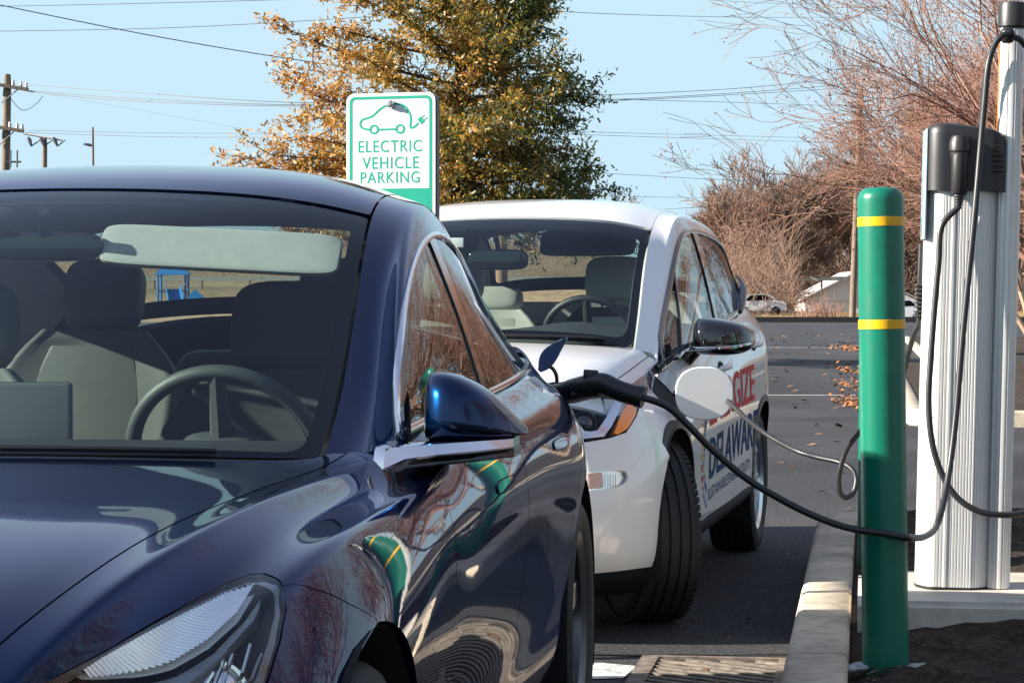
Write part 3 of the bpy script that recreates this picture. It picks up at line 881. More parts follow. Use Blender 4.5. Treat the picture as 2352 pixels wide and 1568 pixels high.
# interior
inn = empty('interior', (0, 0, 0)); inn.parent = blue
ds = []
for t in [k / 14 for k in range(-14, 15)]:
    x = t * .70; s0 = .52 + .30 * abs(t) ** 2.2
    ds.append([Vector((x, s0, .885 - .02 * t * t)), Vector((x, .82 + .1 * t * t, .905)), Vector((x, 1.02, .905)), Vector((x, 1.08, .88)), Vector((x, 1.08, .80)), Vector((x, 1.0, .66)), Vector((x, s0, .6))])
MB().loft(ds).build('dashboard', M['plastic'], inn)
T = Matrix.Translation((.372, 1.36, .858)) @ Matrix.Rotation(R(-66), 4, 'X')
W = MB().tube([T @ Vector((.182 * math.cos(a), .182 * math.sin(a) * .96, 0)) for a in [2 * math.pi * k / 48 for k in range(48)]], .0155, 12, closed=True)
W.pillow((0, 0, -.02), (.17, .11, .07), .6, .6, M=T)
for a in (0, math.pi, -math.pi / 2):
    W.tube([T @ Vector((.06 * math.cos(a), .05 * math.sin(a), -.015)), T @ Vector((.175 * math.cos(a), .17 * math.sin(a), 0))], [.022, .016], 8)
W.build('steering_wheel', M['dash'], inn)
MB().box((-.065, 1.17, .885), (.385, .012, .235), Matrix.Translation((0, 0, 0)), bev=.008).build('touch_screen', M['screen'], inn)
seat(inn, 'driver_seat', .37, 1.74, .42, .52, .60, M['seatdark'], M['seatdark'], .33, .27, .2, .015)  # same pale seat, coloured dark to paint in the cabin shade
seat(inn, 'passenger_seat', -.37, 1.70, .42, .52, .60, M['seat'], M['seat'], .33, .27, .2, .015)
seat(inn, 'rear_seat', -.285, 2.52, .545, .46, .55, M['seat'], M['seat'], .35, .205, .185, .02)
seat(inn, 'rear_seat', .32, 2.52, .545, .46, .55, M['seat'], M['seat'], .35, .205, .185, .02)
MB().pillow((.02, 2.86, .72), (.3, .13, .62), .3, .4).build('rear_middle_seat', M['seat'], inn)
MB().box((0, 1.5, .30), (1.45, 2.6, .05)).box((0, 3.2, .93), (1.4, .62, .03)).box((0, 1.45, .45), (.25, 1.0, .3)).build('cabin_floor', M['seatdark'], inn, smooth=False)
MB().loft([[Vector((-.72, s, z)), Vector((.72, s, z)), Vector((.72, s + .02, z - .3)), Vector((-.72, s + .02, z - .3))] for s, z in ((3.0, .93), (3.02, .9))]).build('rear_bulkhead', M['seatdark'], inn, smooth=False)
for sx in (-1, 1):
    dp = []
    for s in (1.0, 1.3, 1.7, 2.1, 2.5, 2.9):
        dp.append([Vector((sx * .765, s, .935 + .02 * (s - 1))), Vector((sx * .74, s, .90)), Vector((sx * .73, s, .7)), Vector((sx * .73, s, .35)), Vector((sx * .78, s, .35))][::-sx])
    MB().loft(dp).build('door_card', M['seatdark'], inn, smooth=False)
    up = []
    for u in [k * .25 for k in range(1, 30)]:
        up.append([BG.pt(u, v, -.035) for v in (2.75, 3.4, 4.2, 5.0)])
    up = [[Vector((sx * p.x, p.y, p.z)) for p in (r if sx > 0 else r[::-1])] for r in up]
    MB().loft(up, cap=False, closed=False).build('pillar_lining', M['liner'] if sx < 0 else M['seatdark'], inn)
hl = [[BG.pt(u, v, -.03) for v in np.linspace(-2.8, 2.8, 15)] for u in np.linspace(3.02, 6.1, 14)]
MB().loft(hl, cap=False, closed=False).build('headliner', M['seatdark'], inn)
MB().pillow((0, 0, 0), (.49, .092, .02), .3, .25, 36, 10, Matrix.Translation((.325, 1.51, 1.254)) @ Matrix.Rotation(R(3), 4, 'Y') @ Matrix.Rotation(R(62), 4, 'X')).build('sun_visor', mat('pale_visor', (.42, .43, .415), .8, noise=(30, .1)), inn)
MB().pillow((0, 0, 0), (.24, .03, .06), .6, .4, M=Matrix.Translation((-.03, 1.50, 1.262))).tube([(-.03, 1.5, 1.28), (-.02, 1.45, 1.33)], .012).build('rear_view_mirror', M['gloss_black'], inn)
MB().box((-.16, 1.50, 1.315), (.14, .12, .05), bev=.02).build('camera_housing', M['plastic'], inn)
# ------------------------------------------------------------------ white electric hatchback
WP = Pose(-.25, 8.9, .215)
hatch = empty('parked_car', (WP.X, WP.Y, 0), -WP.psi,
              'white electric hatchback with lettering on its doors, charging at its open front flap', 'car', 'parked electric cars')
rows = [-.70, -.6, -.5, -.35, -.2, 0, .2, .4, .6, .8, 1.0, 1.25, 1.5, 1.75, 2.0, 2.25, 2.5, 2.7, 2.9, 3.1, 3.22, 3.33]
ur = lambda s: float(np.interp(s, rows, range(len(rows))))
z0 = [(-.70, .83), (-.6, .875), (-.5, .905), (-.25, .957), (0, .995), (.25, 1.02), (.5, 1.03), (3.33, 1.15)]
z2 = [(-.70, .80), (-.6, .838), (-.5, .868), (-.25, .918), (0, .958), (.3, .985), (.5, 1.0), (3.33, 1.15)]
z3 = [(-.70, .765), (-.6, .795), (-.5, .82), (-.25, .866), (0, .905), (.3, .95), (.5, .968), (.8, .972), (1.75, 1.06), (2.6, 1.135), (3.33, 1.15)]
z4 = [(-.70, .745), (-.5, .78), (-.25, .815), (0, .845), (.3, .885), (.6, .93), (1.0, .972), (1.75, 1.052), (2.6, 1.13), (3.1, 1.15), (3.33, 1.12)]
x4 = [(-.70, .66), (-.5, .70), (-.2, .735), (0, .748), (.4, .758), (1.0, .785), (2.0, .805), (2.6, .795), (3.1, .73), (3.33, .65)]
x6 = [(-.70, .735), (-.5, .79), (-.25, .84), (0, .862), (.6, .85), (1.5, .855), (2.2, .868), (2.7, .887), (3.1, .835), (3.33, .74)]
ends = [(-.70, -.12), (-.5, -.055), (-.3, -.02), (0, 0), (2.8, 0), (3.1, -.05), (3.33, -.15)]
xs = lambda t: [(s, tab(t, s) + tab(ends, s)) for s in sorted({p for p, _ in t} | {p for p, _ in ends})]
cols = [([(0, 0)], z0), ([(0, .30)], dz(z0, -.008)),
        ([(-.70, .46), (-.5, .535), (0, .615), (.4, .64), (1, .6)], z2),
        ([(-.70, .59), (-.5, .64), (0, .692), (.4, .71), (1.0, .74), (2.6, .75), (3.33, .6)], z3),
        (x4, z4), (mean(x4, x6), mean(z4, dz(z4, -.12), .45)), (x6, dz(z4, -.125)),
        (xs([(0, .882), (.6, .868), (1.5, .868), (2.2, .876), (2.7, .897)]), [(-.7, .59), (0, .675), (.8, .74), (2.0, .83), (3.33, .9)]),
        (xs([(0, .888), (.6, .874), (1.5, .874), (2.2, .88), (2.7, .898)]), [(-.7, .52), (0, .59), (1, .64), (3.33, .75)]),
        (xs([(0, .888), (.6, .868), (1.5, .866), (2.2, .874), (2.7, .892)]), [(-.7, .45), (0, .5), (3.33, .6)]),
        (xs([(0, .886), (.6, .868), (1.5, .866), (2.7, .888)]), [(-.7, .37), (0, .41), (3.33, .48)]),
        (xs([(0, .882), (.6, .872), (2.7, .885)]), [(-.7, .29), (0, .325), (3.33, .38)]),
        (xs([(0, .86)]), [(0, .24), (3.33, .28)]), (xs([(0, .80)]), [(0, .20), (3.33, .25)])]
dsn = [[(-.70, a), (-.35, a * .3), (.1, 0), (2.8, 0), (3.33, -a * .6)] for a in (0, .015, .05, .10, .14, .18, .22, .25, .26, .27, .27, .27, .27, .27)]
HL = Surf(net_from(rows, cols, dsn))
# nose: rows from the lip up, columns from the middle round the corner
fx = [0, .25, .45, .60, .70, .78, .835, .868, .884, .886]
fs = [-.845, -.835, -.80, -.735, -.65, -.545, -.43, -.31, -.19, -.05]
frow = [(.19, .08, -.04), (.235, .03, -.015), (.30, .0, 0), (.40, -.01, .002), (.50, -.005, .002), (.60, .01, 0), (.68, .035, -.008), (.75, .075, -.025), (.81, .125, -.055), (.85, .18, -.085)]
HF = Surf([[(x + (dx * min(1, x / .5)), s + d * (1 - .5 * max(0, (k - 4) / 5)), z) for k, (x, s) in enumerate(zip(fx, fs))] for z, d, dx in frow])
GW = [
 [(0, .10, 1.012), (.3, .13, 1.010), (.53, .23, .995), (0.667, 0.36, 0.97), (.715, .40, .955), (0.739, 0.34, 0.921), (.745, .33, .92), (.752, .30, .890)],
 [(0, .42, 1.19), (.3, .44, 1.184), (.51, .52, 1.163), (0.642, 0.64, 1.13), (.69, .70, 1.115), (0.713, 0.6, 1.047), (.745, .6, 1.0), (.768, .55, .935)],
 [(0, .75, 1.36), (.3, .76, 1.353), (.49, .82, 1.330), (0.615, 0.91, 1.293), (0.655, 0.98, 1.283), (0.683, 0.96, 1.246), (.748, .95, 1.10), (.782, .95, .972)],
 [(0, 1.08, 1.505), (.3, 1.09, 1.497), (.475, 1.13, 1.478), (0.595, 1.19, 1.445), (.642, 1.29, 1.468), (.680, 1.31, 1.437), (.748, 1.32, 1.18), (.792, 1.35, 1.012)],
 [(0, 1.5, 1.588), (.3, 1.5, 1.580), (.46, 1.52, 1.560), (.575, 1.56, 1.528), (0.645, 1.6, 1.512), (0.69, 1.62, 1.472), (.755, 1.68, 1.24), (.80, 1.7, 1.052)],
 [(0, 2.0, 1.607), (.3, 2.0, 1.600), (.46, 2.0, 1.580), (.575, 2.05, 1.549), (0.652, 2.1, 1.518), (0.701, 2.1, 1.467), (.762, 2.1, 1.27), (.806, 2.1, 1.088)],
 [(0, 2.5, 1.582), (.3, 2.5, 1.574), (.455, 2.5, 1.552), (.56, 2.5, 1.52), (.64, 2.5, 1.482), (0.708, 2.5, 1.392), (.757, 2.5, 1.27), (.802, 2.5, 1.12)],
 [(0, 2.9, 1.535), (.3, 2.9, 1.527), (.45, 2.88, 1.505), (.55, 2.85, 1.475), (.62, 2.82, 1.435), (0.712, 2.72, 1.25), (.735, 2.75, 1.26), (.787, 2.72, 1.138)],
 [(0, 3.12, 1.40), (.3, 3.1, 1.395), (.45, 3.07, 1.375), (.54, 3.03, 1.34), (.60, 2.98, 1.31), (0.7, 2.9, 1.2), (.71, 2.9, 1.22), (.768, 2.88, 1.148)],
 [(0, 3.26, 1.2), (.3, 3.24, 1.195), (.47, 3.2, 1.18), (.56, 3.16, 1.16), (.62, 3.12, 1.15), (0.69, 3.05, 1.15), (.70, 3.06, 1.15), (.74, 3.03, 1.148)]]
HG = Surf(fair(GW, ((0, 5), (1, 5), (2, 6)), tight=((0, 5), (1, 7), (2, 8))), (5,), True)

# --- lower body panels
lamp_o = [trace(HF, WP, x, y, 0, 9, 4.5, 9) for x, y in [(1180, 930), (1290, 892), (1380, 872), (1440, 872), (1474, 884), (1474, 915), (1462, 955), (1438, 993), (1400, 1006), (1340, 1016), (1270, 1020), (1180, 1000)]]
drl_o = [trace(HF, WP, x, y, 0, 9, 1, 8) for x, y in [(1270, 1090), (1400, 1080), (1436, 1080), (1444, 1096), (1434, 1112), (1400, 1122), (1270, 1128)]]
drl_o = roundpoly(drl_o, .18, 3)
g = .012
arch_f = arch(HL, 0, .335, .365, -22, 142, 26)
corner_v = 7.2                                  # bumper side ends here on the nose surface
for mir in (False, True):
    st = .25 if mir else .14
    seam = [(-.235, .612), (-.285, .655), (-.335, .705), (-.365, .755)]
    fen = [HL.top(.685, -.46)] + uline(3.03, ur(-.42), ur(.36), 12)[1:] + [(ur(.44), 4.0)] + \
          [HL.side(.46, .86, 4), HL.side(.43, .75, 4), HL.side(.40, .62, 4), HL.side(.41, .5, 4), HL.side(.44, .4, 4), HL.side(.46, .30, 4), (ur(.46), 13.0)] + uline(13, ur(.42), arch_f[0][0] + .05, 2) + arch_f[:-2] + \
          [HL.side(a, b, 4) for a, b in seam]
    sheet('fender', HL, inset(fen, g), M['white'], hatch, step=st, mirror=mir)
    hfi = lambda a, b: HF.inv((a, b), [1, 2], 3, 9)
    edge_ = [hfi(-math.sqrt(max(0, .367 ** 2 - (z_ - .335) ** 2)), z_) for z_ in (.235, .28, .335, .39, .45, .50, .55, .59)]
    bs = [(.9, 0)] + [(.9 + .1 * k / 8, edge_[0][1] * k / 8) for k in range(1, 8)] + edge_ + [hfi(a, b) for a, b in seam] + [(8.15, 6.5), (9, 6.9), (9, 0)]
    sheet('bumper', HF, inset(bs, .01), M['white'], hatch, holes=[lamp_o, drl_o], step=st, mirror=mir)
    lm = sheet('headlight', HF, inset(lamp_o, .03), M['lens'], hatch, step=.14, lip=.004, mirror=mir)
    q = np.array(_dens(lamp_o, .15)); X, N = HF.ev(q[:, 0], q[:, 1]), HF.nrm(q[:, 0], q[:, 1]); c = X.mean(0)
    fl = lambda p: Vector((-p[0] if mir else p[0], p[1], p[2]))
    rings = [[fl(x + n * .0005) for x, n in zip(X, N)], [fl(x - n * .03 - (x - c) * .02) for x, n in zip(X, N)], [fl(c + (x - c) * .7 - n * .09) for x, n in zip(X, N)]]
    b_ = MB().loft(rings); b_.f = [b_.f[-1]] + b_.f[:-2]
    if mir: b_.f = [k[::-1] for k in b_.f]
    b_.build('lamp_bowl', M['gloss_black'], lm)
    tr = lambda x, y, d: fl(HF.pt(*trace(HF, WP, x, y, 0, 9, 4.5, 9), -d))
    for (x, y, r_) in ((1357, 950, .046), (1230, 955, .046)):
        p = tr(x, y, .055); Q = Vector((.0 if mir else .12, -1, .0)).to_track_quat('Z', 'Y').to_matrix().to_4x4(); Q.translation = p
        MB().lathe([(.001, .022), (r_ * .45, .018), (r_ * .72, .007), (r_ * .8, -.006), (r_ * .84, .01), (r_, .012), (r_ * 1.02, -.05)], 36, Q, cap=False).build('lamp_projector', M['gloss_black'], lm)
    am = [trace(HF, WP, x, y, 0, 9, 4, 9) for x, y in [(1442, 922), (1463, 930), (1460, 952), (1440, 985), (1418, 998), (1410, 994), (1422, 965)]]
    sheet('amber_reflector', HF, am, M['amber'], lm, step=.12, off=.002, lip=.02, mirror=mir)
    ch = [trace(HF, WP, x, y, 0, 9, 4, 9) for x, y in [(1415, 915), (1432, 922), (1408, 975), (1390, 1000), (1300, 1008), (1300, 998), (1375, 985), (1395, 955)]]
    sheet('chrome_bezel', HF, ch, M['chrome'], lm, step=.12, off=-.008, lip=.02, mirror=mir)
    ch = [trace(HF, WP, x, y, 0, 9, 4, 9) for x, y in [(1300, 970), (1330, 966), (1345, 985), (1370, 988), (1300, 995)]]
    sheet('lamp_reflector', HF, ch, M['drl'], lm, step=.12, off=-.012, lip=.01, mirror=mir)
    dl = sheet('running_light', HF, inset(drl_o, .03), M['lens'], hatch, step=.14, lip=.004, mirror=mir, off=-.002)
    sheet('reflector', HF, drl_o, M['reflect'], dl, step=.14, off=-.014, lip=.0, mirror=mir)
    m_ = MB()
    for k in range(12):
        x = 1285 + k * 12
        a, b2 = HF.pt(*trace(HF, WP, x, 1088, 0, 9, 1, 8), -.008), HF.pt(*trace(HF, WP, x, 1118, 0, 9, 1, 8), -.008)
        m_.tube([fl(a), fl(b2)], .0012, 5)
    m_.build('reflector_ribs', M['galv'], dl)
    pk = [trace(HF, WP, x, y, 0, 9, 1, 8) for x, y in [(1340, 1087), (1385, 1084), (1387, 1120), (1340, 1124)]]
    sheet('side_reflector', HF, pk, mat('pale_amber_lens', (.75, .38, .27), .3, coat=1.0), dl, step=.1, off=-.006, lip=0, mirror=mir)
    m_ = [(.02, 0)] + [(.02, 8.2), (.3, 8.5), (.75, 8.3), (.62, 7.2), (.5, 6), (.42, 0)]
    # black lower lip
    lp = [[fl(HF.pt(u, v, .002 - (.012 if u > .6 else 0))) for v in np.linspace(0, edge_[0][1] - .05, 24)] for u in (0.0, .4, .85, 1.0)]
    lp.insert(0, [p + Vector((0, .12, -.05)) for p in lp[0]])
    w_ = MB().loft(lp, cap=False, closed=False)
    if mir: w_.f = [k[::-1] for k in w_.f]
    w_.build('air_dam', M['trim'], hatch)
    # black wing applique with badge, from lamp to window
    ap = [trace(HL, WP, x, y, 2, 8, 0, 9) for x, y in [(1442, 888), (1470, 868), (1495, 848), (1513, 828), (1518, 846), (1512, 862), (1490, 895), (1470, 918), (1455, 905)]]
    apo = sheet('wing_applique', HL, roundpoly(ap, .03), M['gloss_black'], hatch, step=.12, off=.003, lip=.004, mirror=mir)
    # wheel-arch moulding
    an = np.linspace(-25, 205, 40)
    lo = [HL.pt(*HL.side(.367 * math.cos(R(a)), .335 + .367 * math.sin(R(a)), 5), .004) for a in np.clip(an, -20, 150)]
    # doors
    bx_ = 1.62
    f1 = [HL.side(.46, .30, 4), HL.side(.44, .4, 4), HL.side(.41, .5, 4), HL.side(.40, .62, 4), HL.side(.43, .75, 4), HL.side(.46, .86, 4)] + uline(4.0, ur(.46), ur(bx_), 8) + [HL.side(bx_ + .02, .9, 4), HL.side(bx_ + .03, .7, 4), HL.side(bx_ + .03, .5, 4), HL.side(bx_ + .02, .32, 4)] + [HL.side(1.2, .315, 4), HL.side(.8, .31, 4)]
    sheet('door', HL, inset(f1, g), M['white'], hatch, step=st, mirror=mir)
    re_ = [HL.side(2.62, 1.11, 4), HL.side(2.56, .95, 4), HL.side(2.42, .80, 4), HL.side(2.30, .68, 4), HL.side(2.22, .55, 4), HL.side(2.19, .42, 4), HL.side(2.18, .33, 4)]
    f2 = uline(4.0, ur(bx_), ur(2.62), 8) + re_[1:] + [HL.side(1.9, .325, 4), HL.side(bx_ + .02, .32, 4), HL.side(bx_ + .03, .5, 4), HL.side(bx_ + .03, .7, 4), HL.side(bx_ + .02, .9, 4)]
    sheet('door', HL, inset(f2, g), M['white'], hatch, step=st, mirror=mir)
    a2 = arch(HL, 2.601, .335, .365, 197, -20, 36)
    qp = uline(4.0, ur(2.64), 21, 8) + vline(21, 4, 13, 12)[1:] + uline(13, 20.6, a2[-1][0] + .1, 3) + a2[::-1] + [re_[-1]] + re_[-2:0:-1]
    sheet('quarter_panel', HL, inset(qp, g), M['white'], hatch, step=st, mirror=mir)
    rk = [HL.side(.40, .30, 4), HL.side(.8, .305, 4), HL.side(1.2, .31, 4), HL.side(1.9, .32, 4), HL.side(2.25, .325, 4), (ur(2.3), 13), (ur(.38), 13)]
    sheet('rocker_cladding', HL, rk, M['trim'], hatch, step=.25, mirror=mir, off=.003)
    for cs, a0, a1 in ((0, -18, 138), (2.601, 2, 178)):
        r_ = [[], [], []]
        for k in range(33):
            a = R(a0 + (a1 - a0) * k / 32)
            for j, (rr, of) in enumerate(((.362, -.02), (.360, .007), (.390, .004))):
                r_[j].append(fl(HL.pt(*HL.side(cs + rr * math.cos(a), .335 + rr * math.sin(a), 5), of)))
        r_.append([p + Vector((-.006 if not mir else .006, 0, 0)) for p in r_[2]])
        w_ = MB().loft(r_, cap=False, closed=False)
        if not mir: w_.f = [k[::-1] for k in w_.f]
        w_.build('arch_moulding', M['trim'], hatch)
    # door handles
    for s_, z_ in ((1.45, .885), (2.42, .965)):
        u, v = HL.side(s_, z_, 5); p = HL.pt(u, v, .004)
        u2, v2 = HL.side(s_ - .19, z_ - .012, 5)
        pp = [fl(HL.pt(*HL.side(s_ - .2 * t, z_ - .012 * t, 5), .006 + .028 * math.sin(math.pi * t) ** .6)) for t in [k / 10 for k in range(11)]]
        MB().tube(pp, [.008, .013, .014, .014, .014, .014, .014, .014, .014, .013, .008], 10).build('door_handle', M['white'], hatch)
        cup = [HL.side(s_ - .1 + .075 * math.cos(a), z_ - .006 + .028 * math.sin(a), 5) for a in [2 * math.pi * k / 20 for k in range(20)]]
        sheet('handle_recess_shade', HL, cup, M['dark'], hatch, step=.08, off=.001, lip=0, mirror=mir)  # flat black patch paints the shade of the hollow
    # wheel housings and wheels
    sx = -1 if mir else 1
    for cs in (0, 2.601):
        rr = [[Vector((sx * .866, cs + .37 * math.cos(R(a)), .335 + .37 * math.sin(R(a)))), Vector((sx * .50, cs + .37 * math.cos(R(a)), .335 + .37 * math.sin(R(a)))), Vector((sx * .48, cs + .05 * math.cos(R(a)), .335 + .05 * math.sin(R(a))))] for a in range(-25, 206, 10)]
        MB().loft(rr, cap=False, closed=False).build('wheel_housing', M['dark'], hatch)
        wheel(hatch, 'wheel', (sx * (.755 if cs == 0 else .765), cs, .324), .324, .215, .218, 'bolt', sx, R(27) if cs == 0 else 0)

hb = [HL.top(x, s) for x, s in ((0, .135), (.2, .15), (.4, .21), (.55, .305), (.64, .395))]
hf = [HL.top(x, s) for x, s in ((.685, -.46), (.6, -.53), (.45, -.60), (.25, -.65), (0, -.665))]
hood = hb + uline(3.01, ur(.34), ur(-.40), 12) + hf
hood_full = hood + [(u, -v) for u, v in hood[1:-1][::-1]]
sheet('hood', HL, inset(hood_full, .015), M['white'], hatch, step=.13)
sheet('windshield', HG, roundpoly([(.05, -2.93), (2.95, -2.93), (2.95, 2.93), (.05, 2.93)], [.25, .06, .06, .25]), M['wglass'], hatch, step=.14, lip=.004)
sheet('windshield_surround', HG, roundpoly([(.05, -2.93), (2.95, -2.93), (2.95, 2.93), (.05, 2.93)], [.25, .06, .06, .25]), M['frit'], hatch,
      holes=[roundpoly([(.24, -2.7), (2.62, -2.68), (2.62, 2.68), (.24, 2.7)], [.3, .12, .12, .3])], step=.14, off=-.005, lip=0)
sheet('roof', HG, roundpoly([(3.02, -3.0), (7.0, -3.0), (7.0, 3.0), (3.02, 3.0)], .05), M['white'], hatch, step=.16)
sheet('rear_window', HG, roundpoly([(7.05, -2.9), (8.8, -2.9), (8.8, 2.9), (7.05, 2.9)], .15), M['wglass'], hatch, step=.18, lip=.004)
sheet('rear_window_surround', HG, [(7.05, -2.95), (8.9, -2.95), (8.9, 2.95), (7.05, 2.95)], M['frit'], hatch, holes=[roundpoly([(7.2, -2.6), (8.6, -2.6), (8.6, 2.6), (7.2, 2.6)], .2)], step=.2, off=-.006, lip=0)
tg = [[Vector((x, 3.03 + .23 * (1 - (abs(x) / .76) ** 2.5), 1.155)), Vector((x, 3.13 + .2 * (1 - (abs(x) / .80) ** 2.5), 1.0)), Vector((x * 1.03, 3.14 + .22 * (1 - (abs(x) / .80) ** 2.5), .75)), Vector((x * 1.05, 3.15 + .24 * (1 - (abs(x) / .82) ** 2.5), .45)), Vector((x, 3.12 + .2 * (1 - (abs(x) / .82) ** 2.5), .25))] for x in np.linspace(-.74, .74, 25)]
MB().loft(tg[::-1], cap=False, closed=False).build('tailgate', M['white'], hatch)
ub = lambda s, v: float(np.interp(s, [HG.ev(np.array([k / 20]), np.array([v]))[0][1] for k in range(181)], [k / 20 for k in range(181)]))
dv_t, dv_b = (2.25, 5.2), (1.40, 7.0)           # divider of the front quarter glass
wf = [(.35, 6.4), (.45, 5.7), (.8, 5.25)] + uline(5.2, 1.2, ub(1.57, 5.2), 10) + [(ub(1.60, 7), 7.0)] + uline(7, ub(1.5, 7), .35, 10)
bp = [(ub(1.575, 5.2), 5.2), (ub(1.70, 5.2), 5.2), (ub(1.665, 7), 7), (ub(1.605, 7), 7)]
wr = uline(5.2, ub(1.71, 5.2), 6.25, 8) + [(6.45, 5.45), (6.48, 5.8), (6.2, 6.4), (5.6, 7.0)] + uline(7, 5.4, ub(1.67, 7), 8)
for mir in (False, True):
    st = .25 if mir else .14
    sheet('roof_rail', HG, [(0, 3.02)] + uline(5.1, .1, 7.2, 22) + [(8.6, 5.0), (9, 4.6)] + uline(3.02, 9, .1, 24), M['white'], hatch, step=st, mirror=mir, lip=.02)
    sheet('rear_pillar', HG, inset([(6.32, 5.12), (7.2, 5.12), (8.6, 5.0), (9, 4.6), (9, 7), (5.62, 7), (6.22, 6.4), (6.50, 5.8), (6.47, 5.42)], .006), M['white'], hatch, step=.18, mirror=mir)
    sheet('window', HG, wf, M['sglass'], hatch, step=st, mirror=mir, off=-.004, lip=.004)
    sheet('window', HG, wr, M['sglass'], hatch, step=st, mirror=mir, off=-.004, lip=.004)
    sheet('door_pillar', HG, bp, M['gloss_black'], hatch, step=.2, mirror=mir, off=.002)
    for path, w_ in (([(.30, 6.9), (.36, 6.3), (.47, 5.65), (.85, 5.2), (1.3, 5.14), (2, 5.14), (3, 5.14), (4, 5.14), (5, 5.14), (6.28, 5.14), (6.48, 5.42), (6.51, 5.8), (6.23, 6.4), (5.62, 7.0)], .026), ([(.1, 6.95), (1, 6.97), (2, 6.97), (4, 6.97), (5.7, 6.97)], .022), ([dv_t, ((dv_t[0] + dv_b[0]) / 2, 6.1), dv_b], .016)):
        q = strip(HG, lerp_poly(path, 6), w_, .006)
        if mir: q = [[Vector((-p.x, p.y, p.z)) for p in r[::-1]] for r in q]
        MB().loft(q).build('window_trim', M['gloss_black'], hatch)
    # rear pillar fin
    fin = [HG.pt(u, v, of) for u, v, of in ((5.55, 7.0, .006), (6.22, 6.45, .020), (6.56, 5.8, .026), (6.66, 5.25, .024))]
    fin = [Vector((-p.x if mir else p.x, p.y, p.z)) for p in spline(fin, 5)]
    MB().tube(fin, [.012, .016, .019, .020, .020, .020, .019, .018, .016, .014, .012, .010, .008, .006, .004, .002][:len(fin)], 10).build('pillar_fin', M['gloss_black'], hatch)

for sg in (1, -1):
    m = car_mirror(hatch, [(.815, .80, .985, 1.045, .03), (.825, .775, .956, 1.072, .08), (.85, .76, .948, 1.090, .115), (.90, .765, .945, 1.090, .125), (.96, .775, .946, 1.080, .12), (1.01, .79, .954, 1.066, .10), (1.04, .81, .970, 1.047, .07), (1.052, .83, .99, 1.03, .03)], 'm', 1, sg)
    mo = m.build('door_mirror', M['gloss_black'], hatch)
    MB().box((sg * .925, .815, 1.025), (.19, .006, .09), bev=.002).build('mirror_glass', M['chrome'], mo)
    pts = [Vector((sg * x, s_, z)) for x, s_, z in ((.775, .66, .935), (.79, .665, .955), (.815, .675, .968), (.86, .645, .972), (.92, .642, .974), (.98, .668, .978), (1.02, .705, .985), (1.04, .75, .992))]
    MB().tube(spline(pts, 5), .0075, 8).build('mirror_strip', M['chrome'], mo)
    MB().tube([(sg * .765, .78, .93), (sg * .80, .76, .955), (sg * .83, .75, .972)], [.05, .04, .03], 12).build('mirror_base', M['gloss_black'], mo)

# badge on the applique
def decal(S, pose_side, s0, z0, txt, h, col, name, parent, along=1.0, tilt=0.0, bold=0.0, off=.0022, spx=1.0, vlo=4):
    v, f = text_mesh(txt, 1.0, bold, 'LEFT')
    bm = bmesh.new(); bv = [bm.verts.new(p) for p in v]
    for q in f:
        try: bm.faces.new([bv[i] for i in q])
        except ValueError: pass
    bmesh.ops.triangulate(bm, faces=bm.faces[:])
    bmesh.ops.subdivide_edges(bm, edges=[e for e in bm.edges if e.calc_length() > .35], cuts=1)
    bm.verts.index_update()
    P = [p.co.copy() for p in bm.verts]; Fc = [[q.index for q in p.verts] for p in bm.faces]; bm.free()
    kh = h / .73
    X = [S.pt(*S.side(s0 + p.x * kh * spx, z0 + p.y * kh + tilt * p.x * kh * spx, vlo), off) for p in P]
    return mesh_obj(name, X, Fc, col, parent, True)
M['red_ink'] = mat("red_lettering", (0.90, 0.085, 0.015), 0.6, noise=(5, .6, (0.40, 0.06, 0.25)), spec=0.05)
M['blue_ink'] = mat("slate_lettering", (0.015, 0.06, 0.16), 0.6, spec=0.05)
for mir in (False,):
    e1 = decal(HL, 1, .83, .665, "ENERGIZE", .165, M['red_ink'], 'lettering', hatch, bold=.012, spx=1.42, tilt=.035)
    e2 = decal(HL, 1, .83, .455, "DELAWARE", .165, M['blue_ink'], 'lettering', hatch, bold=.012, spx=1.32, tilt=.035)
    for s_, wd_ in ((.79, "SUSTAINABLE"), (1.42, "ENERGY"), (1.78, "UTILITY")): decal(HL, 1, s_, .375 + .03 * (s_ - .79), wd_, .045, M['blue_ink'], 'lettering', hatch, spx=1.62, tilt=.03)
    cols_ = [(.75, .25, .05), (.85, .6, .1), (.55, .06, .06), (.12, .2, .45), (.3, .5, .7), (.05, .1, .2)]
    rnd = random.Random(4)
    groups = [MB() for _ in cols_]
    for k in range(26):
        a = math.pi * (.62 + .78 * (k % 13) / 12)
        rr = .17 if k < 13 else .115
        cs_, cz_ = .79 + rr * math.cos(a) * 1.0, .56 + rr * 1.25 * math.sin(a)
        w_ = rnd.uniform(.009, .017)
        ci = min(5, int((k % 13) / 13 * 4)) if k < 13 else rnd.choice([3, 4, 5, 1])
        ring = [HL.pt(*HL.side(cs_ + w_ * math.cos(b), cz_ + w_ * math.sin(b), 4), .0024) for b in [2 * math.pi * j / 12 for j in range(12)]]
        groups[ci].add(ring, [tuple(range(12))])
    for k, gq in enumerate(groups):
        gq.build('emblem_dots', mat("emblem_colour", cols_[k], .6, spec=0.05), hatch)
bd = decal(HL, 1, .015, .838, "BOLT EV", .017, M['chrome'], 'badge', hatch, spx=1.3, tilt=.28, off=.005, vlo=3)
fr = [HL.pt(*HL.side(s_, z_, 3), .0055) for s_, z_ in ((-.02, .818), (.19, .878), (.20, .905), (.0, .85))]
MB().tube(fr + [fr[0]], .0016, 6).build('badge_frame', M['chrome'], hatch)

